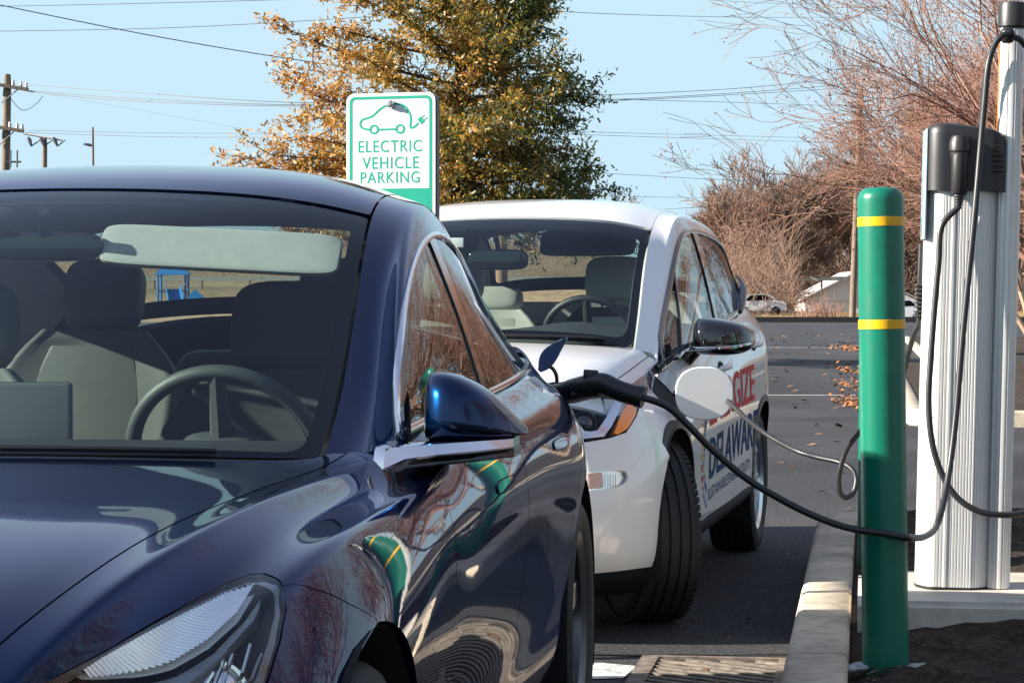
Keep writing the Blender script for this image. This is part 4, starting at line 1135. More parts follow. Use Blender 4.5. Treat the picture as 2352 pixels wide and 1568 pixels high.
# charging port recess and open flap on the left wing
po = [HL.side(.13 + .085 * math.cos(a), .80 + .10 * math.sin(a), 4) for a in [2 * math.pi * k / 28 for k in range(28)]]
sheet('charge_port', HL, po, M['dark'], hatch, step=.1, off=.0016, lip=0)
ring = [HL.pt(*HL.side(.13 + .09 * math.cos(a), .80 + .105 * math.sin(a), 4), .002) for a in [2 * math.pi * k / 40 for k in range(40)]]
MB().tube(ring, .005, 6, closed=True).build('port_seal', M['trim'], hatch)
fc = Vector((.955, .06, .822))
Q = Matrix.Translation(fc) @ Matrix.Rotation(R(15), 4, 'Z') @ Matrix.Rotation(R(90), 4, 'X')
pr = [(p[0] * .105, p[1] * .096) for p in [(math.copysign(abs(math.cos(a)) ** .82, math.cos(a)), math.copysign(abs(math.sin(a)) ** .82, math.sin(a))) for a in [2 * math.pi * k / 48 for k in range(48)]]]
MB().loft([[Q @ Vector((x * k_, y * k_, d)) for x, y in pr] for k_, d in ((.96, -.007), (1.0, -.003), (1.0, .003), (.965, .007))]).build('charge_flap', M['white'], hatch)
MB().tube([Q @ Vector((-.06, 0, -.008)), Q @ Vector((-.10, 0, -.03)), fc + Vector((-.085, .03, 0))], .012, 8).build('flap_hinge', M['trim'], hatch)
MB().tube([(.87, .13, .80), (.93, .14, .79), (.97, .145, .775)], [.03, .028, .022], 14).build('port_socket', M['blackpl'], hatch)

# wipers, cowl, underbody, cabin
MB().loft([[Vector((t * .69, .10 + .27 * abs(t) ** 2.2, .972 - .02 * t * t)), Vector((t * .69, .16 + .27 * abs(t) ** 2.2, .978 - .02 * t * t)), Vector((t * .69, .2 + .27 * abs(t) ** 2.2, .95)), Vector((t * .69, .10 + .27 * abs(t) ** 2.2, .95))] for t in [k / 10 for k in range(-10, 11)]]).build('cowl_panel', M['trim'], hatch, smooth=False)
wiper(hatch, HG, [(.07, -2.4), (.09, -1.2), (.10, .6)])
wiper(hatch, HG, [(.06, .2), (.09, 1.2), (.14, 2.2)])
MB().box((0, 1.35, .24), (1.25, 3.5, .08)).box((0, -.42, .5), (.95, .25, .5)).box((0, .45, .6), (1.3, .1, .6)).box((0, -.40, .2), (1.0, .5, .06)).build('underbody', M['dark'], hatch, smooth=False)  # black inner boxes also added against light leaks
hin = empty('interior'); hin.parent = hatch
ds = []
for t in [k / 14 for k in range(-14, 15)]:
    x = t * .60; hump = .035 * math.exp(-((x - .36) / .2) ** 2)
    ds.append([Vector((x, .16 + .26 * abs(t) ** 2.2, .995)), Vector((x, .5 + .05 * t * t, 1.03 + hump)), Vector((x, .72, 1.04 + hump)), Vector((x, .80, 1.0 + hump)), Vector((x, .82, .9)), Vector((x, .75, .6))])
MB().loft(ds, closed=False).build('dashboard', M['dash'], hin)
T = Matrix.Translation((.36, 1.0, 1.0)) @ Matrix.Rotation(R(-65), 4, 'X')
W = MB().tube([T @ Vector((.185 * math.cos(a), .185 * math.sin(a), 0)) for a in [2 * math.pi * k / 40 for k in range(40)]], .0155, 10, closed=True)
W.pillow((0, 0, -.02), (.16, .14, .07), .6, .6, M=T)
for a in (0, math.pi, -math.pi / 2): W.tube([T @ Vector((.05 * math.cos(a), .05 * math.sin(a), -.01)), T @ Vector((.18 * math.cos(a), .18 * math.sin(a), 0))], .018, 8)
W.build('steering_wheel', M['plastic'], hin)
M['seatlight'] = mat("pale_upholstery", (0.55, 0.55, 0.52), 0.6, noise=(14, 0.12))
for nm, x, s_ in (('driver_seat', .36, 1.42), ('passenger_seat', -.36, 1.42)):
    seat(hin, nm, x, s_, .56, .50, .58, M['seatlight'], M['seatdark'], .3, .27, .2, .04)
for x in (-.36, .33): seat(hin, 'rear_seat', x, 2.25, .58, .5, .55, M['seatlight'], M['seatlight'], .35, .26, .12, .01)
MB().box((0, 1.4, .34), (1.4, 2.6, .05)).box((0, 2.85, .8), (1.4, .05, .5)).build('cabin_floor', M['seatdark'], hin, smooth=False)
for sx in (-1, 1):
    dp = [[Vector((sx * .745, s_, .95 + .09 * (s_ - .8))), Vector((sx * .72, s_, .90)), Vector((sx * .71, s_, .4)), Vector((sx * .78, s_, .4))][::-sx] for s_ in (.7, 1.2, 1.8, 2.4, 2.9)]
    MB().loft(dp).build('door_card', M['seatdark'], hin, smooth=False)
    up = [[HG.pt(u, v, -.035) for v in (2.75, 3.4, 4.2, 5.0)] for u in [k * .25 for k in range(1, 32)]]
    up = [[Vector((sx * p.x, p.y, p.z)) for p in (r if sx > 0 else r[::-1])] for r in up]
    MB().loft(up, cap=False, closed=False).build('pillar_lining', M['liner'], hin)
MB().loft([[HG.pt(u, v, -.03) for v in np.linspace(-2.8, 2.8, 15)] for u in np.linspace(2.9, 7.0, 14)], cap=False, closed=False).build('headliner', M['seatdark'], hin)
MB().pillow((-.02, 1.0, 1.325), (.25, .04, .085), .5, .4).tube([(-.02, 1.0, 1.36), (-.02, .95, 1.42)], .012).build('rear_view_mirror', M['gloss_black'], hin)
MB().box((-.21, .98, 1.395), (.10, .01, .04), Matrix.Rotation(0, 4, 'X'), bev=.003).build('permit_tag', M['drl'], hin)
for x, c_ in ((.33, M['liner']), (-.33, M['plastic'])):
    MB().pillow((0, 0, 0), (.40, .12, .02), .3, .3, M=Matrix.Translation((x, 1.12, 1.395)) @ Matrix.Rotation(R(60), 4, 'X')).build('sun_visor', M['seatdark'], hin)
# ------------------------------------------------------------------ ground
KTH = math.atan(.147)
def K(a, b, z=0.0):
    """kerb frame: a to the right of the kerb's left edge, b along it"""
    return Vector((-.22 + .147 * b + a * math.cos(KTH), b - a * math.sin(KTH), z))
def ground_z(x, y):
    left = 1 / (1 + math.exp((x - 16) / 3.0))
    def ss(a, b, t):
        t = min(max((t - a) / (b - a), 0), 1); return t * t * (3 - 2 * t)
    zl = 1.0 * ss(150, 172, y) + 1.5 * ss(190, 206, y) + 6.0 * ss(212, 300, y) + 8 * ss(300, 700, y)
    zr = 0.55 * ss(143.5, 150, y) - 0.9 * ss(160, 200, y) + 1.2 * ss(240, 320, y)
    return left * zl + (1 - left) * zr

def ramp_mat(name, cols, scale, rough, bump, detail=8, extra=None, coords='Object'):
    m, N, L, b = _new(name)
    b.inputs["Roughness"].default_value = rough
    b.inputs["Specular IOR Level"].default_value = 0.3
    tc = N.new("ShaderNodeTexCoord")
    n = N.new("ShaderNodeTexNoise"); n.inputs["Scale"].default_value = scale; n.inputs["Detail"].default_value = detail; n.inputs["Roughness"].default_value = 0.7
    L.new(tc.outputs[coords], n.inputs["Vector"])
    cr = N.new("ShaderNodeValToRGB")
    e = cr.color_ramp.elements
    e[0].position, e[0].color = cols[0][0], (*cols[0][1], 1)
    e[1].position, e[1].color = cols[-1][0], (*cols[-1][1], 1)
    for p, c in cols[1:-1]:
        q = e.new(p); q.color = (*c, 1)
    L.new(n.outputs[0], cr.inputs[0])
    out = cr.outputs[0]
    if extra:                                   # large slow variation
        n2 = N.new("ShaderNodeTexNoise"); n2.inputs["Scale"].default_value = extra[0]; n2.inputs["Detail"].default_value = 4
        L.new(tc.outputs[coords], n2.inputs["Vector"])
        mr = N.new("ShaderNodeMapRange"); mr.inputs[1].default_value, mr.inputs[2].default_value = .35, .65
        mr.inputs[3].default_value, mr.inputs[4].default_value = 1 - extra[1], 1 + extra[1]
        L.new(n2.outputs[0], mr.inputs[0])
        mx = N.new("ShaderNodeMix"); mx.data_type = 'RGBA'; mx.blend_type = 'MULTIPLY'; mx.inputs[0].default_value = 1
        L.new(out, mx.inputs[6]); L.new(mr.outputs[0], mx.inputs[7]); out = mx.outputs[2]
    L.new(out, b.inputs["Base Color"])
    bp = N.new("ShaderNodeBump"); bp.inputs["Strength"].default_value = bump[0]; bp.inputs["Distance"].default_value = bump[1]
    L.new(n.outputs[0], bp.inputs["Height"]); L.new(bp.outputs[0], b.inputs["Normal"])
    return m

M['asphalt'] = ramp_mat("asphalt", [(.3, (.008, .008, .0095)), (.47, (.024, .0245, .028)), (.58, (.058, .059, .063)), (.70, (.24, .235, .23))], 62, .85, (1.0, .008), 7, (.45, .4))
M['field'] = ramp_mat("dry_grass", [(.3, (.10, .07, .035)), (.5, (.22, .15, .08)), (.7, (.30, .22, .12))], 1.2, .95, (.5, .05), 8, (.08, .3))
M['concrete'] = ramp_mat("kerb_concrete", [(.25, (.26, .22, .17)), (.5, (.49, .41, .31)), (.75, (.62, .53, .41))], 18, .85, (.35, .004), 9, (3.0, .22))
M['padconc'] = ramp_mat("slab_concrete", [(.25, (.34, .31, .27)), (.5, (.47, .43, .37)), (.75, (.56, .52, .45))], 14, .85, (.3, .004), 9, (2.0, .15))
M['mulch'] = ramp_mat("bark_mulch", [(.3, (.010, .007, .005)), (.48, (.03, .02, .013)), (.62, (.085, .058, .038)), (.74, (.18, .13, .09))], 30, .95, (1.0, .03), 8, (2.5, .3))
M['linepaint'] = mat("parking_line_paint", (.55, .55, .53), .7, noise=(12, .5, (.12, .12, .12)))
M['iron'] = ramp_mat("cast_iron", [(.3, (.05, .035, .025)), (.5, (.15, .125, .10)), (.72, (.26, .22, .175))], 22, .75, (.4, .003), 6)

# one ground sheet: the lot and the land beyond
xs_ = [-400, -250, -150, -90, -50, -25, -10, 0, 5, 8, 11, 13, 15, 17, 19, 22, 26, 32, 45, 70, 110, 180, 300, 420]
ys_ = [-40, 0, 30, 80, 141.9]
v = [(x, y, 0) for y in ys_ for x in xs_]; nx = len(xs_)
f = [(j * nx + i, j * nx + i + 1, (j + 1) * nx + i + 1, (j + 1) * nx + i) for j in range(len(ys_) - 1) for i in range(nx - 1)]
tag(mesh_obj('parking_lot', v, f, M['asphalt'], smooth=False), kind='structure')
ys_ = [141.9, 142.5, 143.5, 145, 147, 150, 155, 160, 166, 172, 180, 190, 195, 200, 206, 212, 225, 240, 260, 285, 310, 360, 450, 600, 800, 1200]
v = [(x, y, ground_z(x, y)) for y in ys_ for x in xs_]
f = [(j * nx + i, j * nx + i + 1, (j + 1) * nx + i + 1, (j + 1) * nx + i) for j in range(len(ys_) - 1) for i in range(nx - 1)]
tag(mesh_obj('dry_grass_field', v, f, M['field']), kind='structure')
# low dark box along the far edge of the lot
mb = MB().box((18, 141.6, .15), (70, .35, .34)); 
tag(mb.build('lot_edging', mat("dark_edging", (.02, .02, .021), .8, noise=(3, .4)), smooth=False), kind='structure')
# parking lines in the far lot
for (py, x0, x1) in ((798, 1400, 1968), (908, 1500, 1966)):
    Y = CAM_H / ((py - 695) / FPX)
    a, b_ = (x0 - 1176) / FPX * Y, (x1 - 1176) / FPX * Y
    sl_ = -.035 * Y / 30
    v = [(a, Y, .004), (b_, Y + sl_ * 2, .004), (b_, Y + .11 * Y / 30 + .05 + sl_ * 2, .004), (a, Y + .11 * Y / 30 + .05, .004)]
    tag(mesh_obj('parking_line', v, [(0, 1, 2, 3)], M['linepaint'], smooth=False), kind='structure')
# worn white bay line between the parked cars
v = [K(-.95, 7.18, .004), K(-.52, 7.3, .004), K(-.50, 7.55, .004), K(-.62, 7.60, .004), K(-.95, 7.50, .004)]
tag(mesh_obj('bay_line', v, [(0, 1, 2, 3, 4)], mat("white_bay_paint", (.7, .7, .68), .7, noise=(25, .75, (.08, .08, .08))), smooth=False), kind='structure')

v = [K(-1.0, 7.745, .005), K(-.005, 7.80, .005), K(-.005, 7.835, .005), K(-1.0, 7.775, .005)]
tag(mesh_obj('pavement_seam', v, [(0, 1, 2, 3)], M['dark'], smooth=False), kind='structure')
# kerb beside the cars, in cast lengths
KW, KH = .168, .205
def kerb(name, path, w, h, mat_, r=.025):
    """path: (x, y) of the road-side edge; right-hand normal points to the bed"""
    mb = MB(); rings = []
    P = [Vector((p[0], p[1], 0)) for p in path]
    for i, p in enumerate(P):
        t = (P[min(i + 1, len(P) - 1)] - P[max(i - 1, 0)]).normalized()
        n = Vector((t.y, -t.x, 0))
        sec = [(0, -.05), (0, h - r), (r * .3, h - r * .3), (r, h), (w - .012, h), (w, h - .012), (w, -.05)]
        rings.append([p + n * a + Vector((0, 0, z)) for a, z in sec])
    mb.loft(rings)
    mb.f = [q[::-1] for q in mb.f]
    return tag(mb.build(name, mat_, auto=50), kind='structure')
joints = [-8, -3, 1.5, 3.6, 6.52, 8.02, 10.3]
for a, b_ in zip(joints[:-1], joints[1:]):
    n = max(2, int((b_ - a) / .5))
    kerb('kerb', [K(0, a + .004 + (b_ - a - .008) * k / n) for k in range(n + 1)], KW, KH, M['concrete'])
end = [K(0, 10.306), K(0, 10.6), K(.03, 10.85), K(.12, 11.0), K(.28, 11.1), K(.6, 11.12), K(2.0, 11.12), K(7, 11.12)]
kerb('kerb', end, KW, KH, M['concrete'])

# mulch bed
rnd = random.Random(11)
def bump2(x, y):
    return .012 * math.sin(7 * x + 3 * y) + .010 * math.sin(11 * y - 5 * x + 1) + .008 * math.sin(19 * x + 17 * y)
na, nb = 60, 150
v = []
for j in range(nb + 1):
    for i in range(na + 1):
        a, b_ = .17 + 3.6 * (i / na) ** 1.4, -2 + 12.98 * j / nb
        p = K(a, b_)
        edge = min(1, (a - .17) / .12)
        v.append((p.x, p.y, .132 + .035 * min(1, max(0, (b_ - 6.75) / .4)) + .03 * edge + edge * (bump2(p.x, p.y) + rnd.uniform(-.008, .008)) + .03 * edge * math.sin(a * 1.2)))
f = [(j * (na + 1) + i, j * (na + 1) + i + 1, (j + 1) * (na + 1) + i + 1, (j + 1) * (na + 1) + i) for j in range(nb) for i in range(na)]
tag(mesh_obj('mulch_bed', v, f, M['mulch']), kind='structure')
def chips(name, n, region, size, mat_, zf, seed, flat=.5):
    r = random.Random(seed); mb = MB()
    for _ in range(n):
        x, y = region(r)
        L_, w = size * r.uniform(.5, 1.6), size * r.uniform(.12, .4)
        az, tl_ = r.uniform(0, 6.28), r.uniform(-flat, flat)
        d = Vector((math.cos(az) * math.cos(tl_), math.sin(az) * math.cos(tl_), math.sin(tl_))) * L_ / 2
        s_ = Vector((-math.sin(az), math.cos(az), r.uniform(-.6, .6))).normalized() * w / 2
        c = Vector((x, y, zf(x, y) + size * .12))
        mb.add([c - d - s_ * .6, c - d * .2 + s_ * -1, c + d - s_ * .5, c + d + s_ * .7, c + s_, c - d + s_ * .6], [(0, 1, 2, 3, 4, 5)])
    return tag(mb.build(name, mat_, smooth=False), kind='stuff')
def bedreg(r):
    p = K(.22 + 2.2 * r.random() ** 1.5, r.uniform(5.2, 10.9)); return p.x, p.y
bz = lambda x, y: .165 + .035 * min(1, max(0, (y - 6.7) / .4)) + bump2(x, y)
M['chip1'] = mat("dark_bark", (.03, .02, .014), .95, noise=(40, .5))
M['chip2'] = mat("grey_weathered_bark", (.22, .18, .14), .95, noise=(40, .5))
chips('bark_chips', 6000, bedreg, .028, M['chip1'], bz, 3)
chips('pale_bark_chips', 1900, bedreg, .024, M['chip2'], bz, 4)
M['leafo'] = mat("fallen_leaf_orange", (.42, .16, .05), .7, noise=(8, .6, (.20, .08, .03)))
M['leafb'] = mat("fallen_leaf_brown", (.22, .12, .06), .8, noise=(8, .5))

# concrete base of the charger
c0, c1 = at(1957, 1315, 7.98), at(1962, 1384, 7.20)
def Kp(a, b_, z): return K(a, b_, z)
pb = bmesh.new()
PADZ = .268
pts = [K(.19, 7.18), K(1.35, 7.18), K(1.35, 8.02), K(.19, 8.02)]
sh = [pb.verts.new((p.x, p.y, z)) for z in (.1, PADZ) for p in pts]
for q in ((3, 2, 1, 0), (4, 5, 6, 7), (0, 1, 5, 4), (1, 2, 6, 5), (2, 3, 7, 6), (3, 0, 4, 7)): pb.faces.new([sh[i] for i in q])
bmesh.ops.bevel(pb, geom=[e for e in pb.edges], offset=.018, segments=3, affect='EDGES')
pb.verts.index_update()
pad = mesh_obj('concrete_base', [q.co.copy() for q in pb.verts], [[w.index for w in q.verts] for q in pb.faces], M['padconc'], auto=50); pb.free()
tag(pad, 'low concrete slab under the tall charging station, beside the kerb', 'concrete slab')

# storm drain grate in the gutter
gr = empty('drain_grate', (0, 0, 0), 0, 'rusty cast iron storm drain grate of slanted bars beside the kerb', 'drain grate')
def Kg(a, b_, z): return K(a, b_, z)
A0, A1, B0, B1 = -.50, -.03, 6.7, 7.74
mb = MB()
def slab(mb, q, z0, z1):
    v = [Vector((p.x, p.y, z)) for z in (z0, z1) for p in q]
    n = len(q); mb.add(v, [tuple(range(n - 1, -1, -1)), tuple(range(n, 2 * n))] + [(i, (i + 1) % n, n + (i + 1) % n, n + i) for i in range(n)])
for q in (((A0, B0), (A0 + .055, B0), (A0 + .055, B1), (A0, B1)), ((A1 - .03, B0), (A1, B0), (A1, B1), (A1 - .03, B1)), ((A0 + .055, B1 - .03), (A1 - .03, B1 - .03), (A1 - .03, B1), (A0 + .055, B1)), ((A0 + .055, B0), (A1 - .03, B0), (A1 - .03, B0 + .03), (A0 + .055, B0 + .03))):
    slab(mb, [K(*p) for p in q], -.02, .012)
mb.build('frame', M['iron'], gr, smooth=False)
mb = MB()
b_ = B0 - .3
while b_ < B1 + .02:
    x0, x1, sk = A0 + .05, A1 - .025, .24
    p = [(x0, b_ + sk), (x1, b_ - .0), (x1, b_ + .034), (x0, b_ + sk + .034)]
    # clip bars to the frame
    if p[0][1] > B0 and p[3][1] < B1 - .01:
        slab(mb, [K(*q) for q in p], -.03, .0085)
    elif p[1][1] < B1 - .05 and p[0][1] >= B1 - .045:
        t = (B1 - .035 - (b_ + .034)) / sk
        if .05 < t < 1: slab(mb, [K(*q) for q in ((x1, b_), (x1, b_ + .034), (x1 - (x1 - x0) * t, B1 - .035), (x1 - (x1 - x0) * max(0, t - .0) - .0, B1 - .036 - .034))], -.03, .0085)
    b_ += .068
mb.build('bars', M['iron'], gr, smooth=False)
MB().add([K(A0 + .01, B0 + .01, -.028 + .0305), K(A1 - .01, B0 + .01, .0025), K(A1 - .01, B1 - .01, .0025), K(A0 + .01, B1 - .01, .0025)], [(0, 1, 2, 3)]).build('drain_shaft_shade', M['dark'], gr, smooth=False)  # flat black sheet paints the darkness below the bars

# ------------------------------------------------------------------ bollards
def bollard(x, y, z, lean, label):
    e = empty('bollard', (x, y, z), 0, label, 'bollard', 'green safety bollards')
    e.rotation_euler = (0, lean, 0)
    r, h = .062, 1.31
    prof = [(r + .0008, -.06)] + [(r, .0), (r, .4), (r, .8), (r, h - .045)] + [(r - .03 + .03 * math.cos(R(a)), h - .032 + .032 * math.sin(R(a))) for a in range(0, 91, 10)] + [(.001, h + .002)]
    MB().lathe(prof, 64, cap=False).build('sleeve', M['green'], e, auto=60)
    for zc in (h - .092, h - .368):
        MB().lathe([(r, zc - .0125), (r + .0012, zc - .012), (r + .0012, zc + .012), (r, zc + .0125)], 64, cap=False).build('reflective_band', M['yellow'], e)
    return e
p = at(2034, 1532, 6.53)
bollard(p.x, p.y, .15, R(-.75), 'green bollard with two yellow bands standing nearest in front of the charging station')
p2 = at(2008, 1310, 9.03)
bollard(p2.x, p2.y, .15, R(.25), 'green bollard farther along the kerb, almost hidden behind the nearer bollard')
mb = MB()
rnd = random.Random(5)
for (dx, dy, s_) in ((-.085, -.01, .035), (-.105, -.03, .022), (.085, .0, .032), (.105, .01, .02), (-.06, .03, .03), (.07, -.03, .022)):
    mb.pillow((p.x + dx, p.y + dy - .02, .168), (s_ * 2.2, s_ * 1.6, .02), .9, .8, 10, 6)
tag(mb.build('concrete_crumbs', mat("footing_concrete", (.5, .5, .5), .9, noise=(40, .4), bump=(60, .6, .01))), kind='stuff')

# ------------------------------------------------------------------ charging station
cb = at(2186, 1346, 7.5)
ch = empty('charging_station', (cb.x, cb.y, PADZ), 0, 'tall ribbed aluminium charging station with black holster head and cable mast', 'charging station')
ch.rotation_euler = (0, R(1.35), R(-4))
k7 = 1 / 740.0
xL, xR = (2106 - 2186) * k7, (2264 - 2186) * k7
dp = .085
def housing_outline(rib=True):
    pts = []
    # front face from left to right with ribs, then round the back
    n = 150
    base = []
    for k in range(n + 1):
        t = k / n
        x = xL + (xR - xL) * t
        # gently bulged front; left corner rounded, right end dished towards the mast
        y = -dp * (1 - (max(0, .22 - t) / .22) ** 2.2 * .75) + .050 * max(0, (t - .72) / .28) ** 1.6
        base.append((x, y))
    for k, (x, y) in enumerate(base):
        if rib:
            t = k / n
            ph = (x - xL) / .0092
            d = .0015 if (ph % 1) < .25 else 0
            if .0 < t < .07: d = 0
            if .33 < t < .37: d = -.002
            y += d
        pts.append((x, y))
    pts += [(xR + .004, -.01), (xR + .004, .05), (xR - .02, dp - .01), (xR - .05, dp), (xL + .03, dp), (xL + .006, dp - .02), (xL - .004, dp - .05), (xL - .004, -dp * .2)]
    return pts
o2 = housing_outline()
Hh = (1346 - 440) / 740.0
MB().loft([[Vector((x, y, z)) for x, y in o2] for z in (.008, Hh * .5, Hh + .02)]).build('housing', M['alu'], ch, auto=25)
MB().loft([[Vector((x * 1.01, y * 1.03, z)) for x, y in housing_outline(False)] for z in (0, .008)]).build('foot_gasket', M['dark'], ch, smooth=False)
# mast
mx_ = (2281 - 2186) * k7
mr = .0345
mo = []
for k in range(96):
    a = 2 * math.pi * k / 96
    rr = mr - (.0022 if k in (58, 59, 66, 67, 74, 75, 84, 85, 50, 51) else 0)
    mo.append((mx_ + .008 + rr * 1.05 * math.cos(a), -.035 + rr * math.sin(a)))
HM = (1346 - 62) / 740.0
MB().loft([[Vector((x, y, z)) for x, y in mo] for z in (.006, HM)]).build('mast', M['alu'], ch, auto=25)
MB().lathe([(.001, HM + .072), (.028, HM + .074), (.042, HM + .070), (.0455, HM + .06), (.0455, HM - .002), (.036, HM - .004), (.036, HM - .01), (.001, HM - .01)][::-1], 40, Matrix.Translation((mx_ + .008, -.035, 0)), cap=False).build('mast_cap', M['blackpl'], ch, auto=35)
MB().box((mx_ - .0295, -.03, (Hh + .15 + HM) / 2), (.004, .012, HM - Hh - .22)).build('mast_fin', M['orange'], ch, smooth=False)
# holster head with domed lid
hd = []
for z, sc, dx in ((Hh, 1.0, 0), (Hh + .10, 1.0, 0), (Hh + .175, 1.0, 0), (Hh + .19, .985, 0), (Hh + .2, .93, 0), (Hh + .206, .80, 0), (Hh + .209, .45, 0)):
    ring = []
    for x, y in rrect(xR - xL + .032, dp * 2 + .03, .055, 10, (xL + xR) / 2 + .006, 0):
        t = (x - xL) / (xR - xL)
        drop = .030 * max(0, (t - .35)) ** 2 if z > Hh + .15 else 0
        cx_ = (xL + xR) / 2
        ring.append(Vector((cx_ + (x - cx_) * sc, y * sc, z - drop * 1.4)))
    hd.append(ring)
hd = [[Vector((max(p.x, xL - .008), p.y, p.z)) for p in r] for r in hd]
head = MB().loft(hd).build('holster_head', M['blackpl'], ch, auto=30)
sm = MB()
for k in range(6): sm.box((xR - .012, -dp - .0155, Hh + .06 + .016 * k), (.034, .003, .005))
sm.build('head_vents', M['dark'], ch, smooth=False)
MB().box((xL - .010, -.01, Hh + .02), (.006, .115, .34), bev=.002).build('side_panel', M['polyside'], ch)
# holstered connector (socket, body, strain relief)
px_ = (2168 - 2186) * k7 + .002
py_ = -dp - .030
sk = MB().lathe([(.030, Hh + .115), (.034, Hh + .12), (.034, Hh + .145), (.026, Hh + .165), (.001, Hh + .17)][::1], 32, Matrix.Translation((px_, py_ + .012, 0)), cap=False)
sk.lathe([(.031, Hh + .118), (.029, Hh + .10)], 32, Matrix.Translation((px_, py_ + .012, 0)), cap=False)
sk.build('holster_socket', M['blackpl'], ch, auto=35)
# ------------------------------------------------------------------ cables
ca = empty('charging_cable', (0, 0, 0), 0, 'long black charging cable plugged into the blue sedan, draped in front of the bollard', 'charging cable', 'charging cables')
P1 = [(2318, 78, 7.33), (2300, 84, 7.32), (2284, 105, 7.32), (2270, 150, 7.31), (2262, 230, 7.31), (2252, 340, 7.31), (2238, 500, 7.29), (2213, 750, 7.27), (2196, 950, 7.25), (2180, 1080, 7.22), (2163, 1170, 7.15), (2147, 1213, 7.05), (2122, 1232, 6.78), (2092, 1234, 6.46), (2060, 1230, 6.425), (2020, 1223, 6.42), (1960, 1214, 6.42), (1900, 1196, 6.44), (1820, 1160, 6.47), (1720, 1102, 6.5), (1640, 1036, 6.5), (1575, 970, 6.5), (1535, 935, 6.5), (1495, 918, 6.5), (1470, 912, 6.5)]
MB().tube(spline([at(*p) for p in P1], 8), .0098, 12).build('cable_run', M['cable'], ca)
# connector: nozzle, trigger housing, handle, collar
nz = [at(1272, 908, 6.72), at(1300, 902, 6.65), at(1345, 890, 6.58), at(1372, 884, 6.55)]
hn = [at(1352, 886, 6.565), at(1385, 882, 6.54), at(1412, 893, 6.525), at(1440, 903, 6.51), at(1474, 912, 6.5)]
MB().tube(spline(nz, 6), [.032] * 8 + [.034] * 7 + [.035] * 4, 20).build('nozzle', M['blackpl'], ca)
hp_ = spline(hn, 6)
MB().tube(hp_, [.035 - .007 * math.sin(min(1, k / 14) * math.pi * .5) for k in range(len(hp_))], 20).build('handle', M['blackpl'], ca)
MB().tube([at(1464, 909, 6.503), at(1479, 913.5, 6.498)], [.0305, .030], 20).build('collar', M['blackpl'], ca)
MB().box((0, 0, 0), (.040, .024, .026), Matrix.Translation(at(1357, 860, 6.55)) @ Matrix.Rotation(R(4), 4, 'Y'), bev=.004).build('release_latch', M['blackpl'], ca)
lab = MB().box((0, 0, 0), (.034, .002, .009), Matrix.Translation(at(1326, 905, 6.568)) @ Matrix.Rotation(R(10), 4, 'Y'), bev=.0005).build('connector_label', mat("worn_label", (.11, .035, .015), .6, noise=(80, .7)), ca)

cc = empty('charging_cable', (0, 0, 0), 0, 'black cable with plug hanging in the holster of the charging station', 'charging cable', 'charging cables')
hz = PADZ + Hh
wp = lambda x, y, z: ch_mat @ Vector((x, y, z))
ch_mat = Matrix.Translation(ch.location) @ ch.rotation_euler.to_matrix().to_4x4()
pl = MB().lathe([(.024, Hh + .12), (.026, Hh + .10), (.026, Hh - .005), (.022, Hh - .012), (.017, Hh - .014)], 28, ch_mat @ Matrix.Translation((px_, py_ + .006, 0)), cap=False)
pl.build('plug_body', M['blackpl'], cc, auto=35)
sr = MB()
prof = [(.018, Hh - .010)]
for k in range(4):
    z = Hh - .016 - k * .0085; r_ = .0185 - k * .0016
    prof += [(r_, z), (r_, z - .0035), (r_ - .005, z - .004), (r_ - .005, z - .0083)]
prof += [(.0105, Hh - .056)]
sr.lathe(prof, 24, ch_mat @ Matrix.Translation((px_, py_ + .006, 0)), cap=False).build('strain_relief', M['blackpl'], cc, auto=35)
P2 = [wp(px_, py_ + .006, Hh - .05), at(2163, 520, 7.39), at(2156, 600, 7.385), at(2147, 700, 7.38), at(2138, 820, 7.375), at(2133, 920, 7.37), at(2140, 1010, 7.365), at(2160, 1080, 7.36), at(2192, 1135, 7.35), at(2235, 1168, 7.34), at(2285, 1181, 7.34), at(2352, 1177, 7.36), at(2420, 1140, 7.4), at(2440, 1000, 7.42), at(2420, 500, 7.42), at(2385, 170, 7.38), at(2350, 100, 7.34), at(2325, 84, 7.33)]
MB().tube(spline(P2, 8), .0098, 12).build('cable_run', M['cable'], cc)
P2b = [at(2308, 84, 7.40), at(2282, 108, 7.40), at(2262, 180, 7.42), at(2255, 260, 7.44), at(2250, 330, 7.46), at(2252, 420, 7.5)]
MB().tube(spline(P2b, 8), .0075, 10).build('retractor_cord', M['cable'], cc)
MB().pillow((0, 0, 0), (.045, .05, .05), .8, .8, M=Matrix.Translation(at(2314, 82, 7.36))).build('cable_clamp', M['blackpl'], cc)

cd = empty('charging_cable', (0, 0, 0), 0, 'thin looped charging cable running from the charger to the white hatchback', 'charging cable', 'charging cables')
P3 = [at(2116, 560, 7.55), at(2113, 640, 7.55), at(2111, 735, 7.56), at(2100, 765, 7.58), at(2085, 815, 7.62), at(2070, 870, 7.7), at(2040, 930, 7.8), at(2000, 965, 7.9), at(1968, 1000, 7.95), at(1944, 1033, 8.0), at(1928, 1085, 8.02), at(1928, 1125, 8.03), at(1942, 1142, 8.04), at(1960, 1130, 8.05), at(1967, 1100, 8.06), at(1955, 1075, 8.1), at(1925, 1060, 8.15), at(1880, 1050, 8.2), at(1835, 1037, 8.25), at(1790, 1015, 8.35), at(1750, 990, 8.45), at(1715, 962, 8.6), at(1682, 930, 8.72), at(1650, 905, 8.82), at(1615, 895, 8.9)]
MB().tube(spline(P3, 8), .0088, 12).build('cable_run', M['cable'], cd)
sr = MB()
for k in range(8): 
    q = at(2109 - k * .3, 655 + k * 10, 7.54)
    sr.lathe([(.012, -.003), (.0125, 0), (.012, .003)], 16, Matrix.Translation(q))
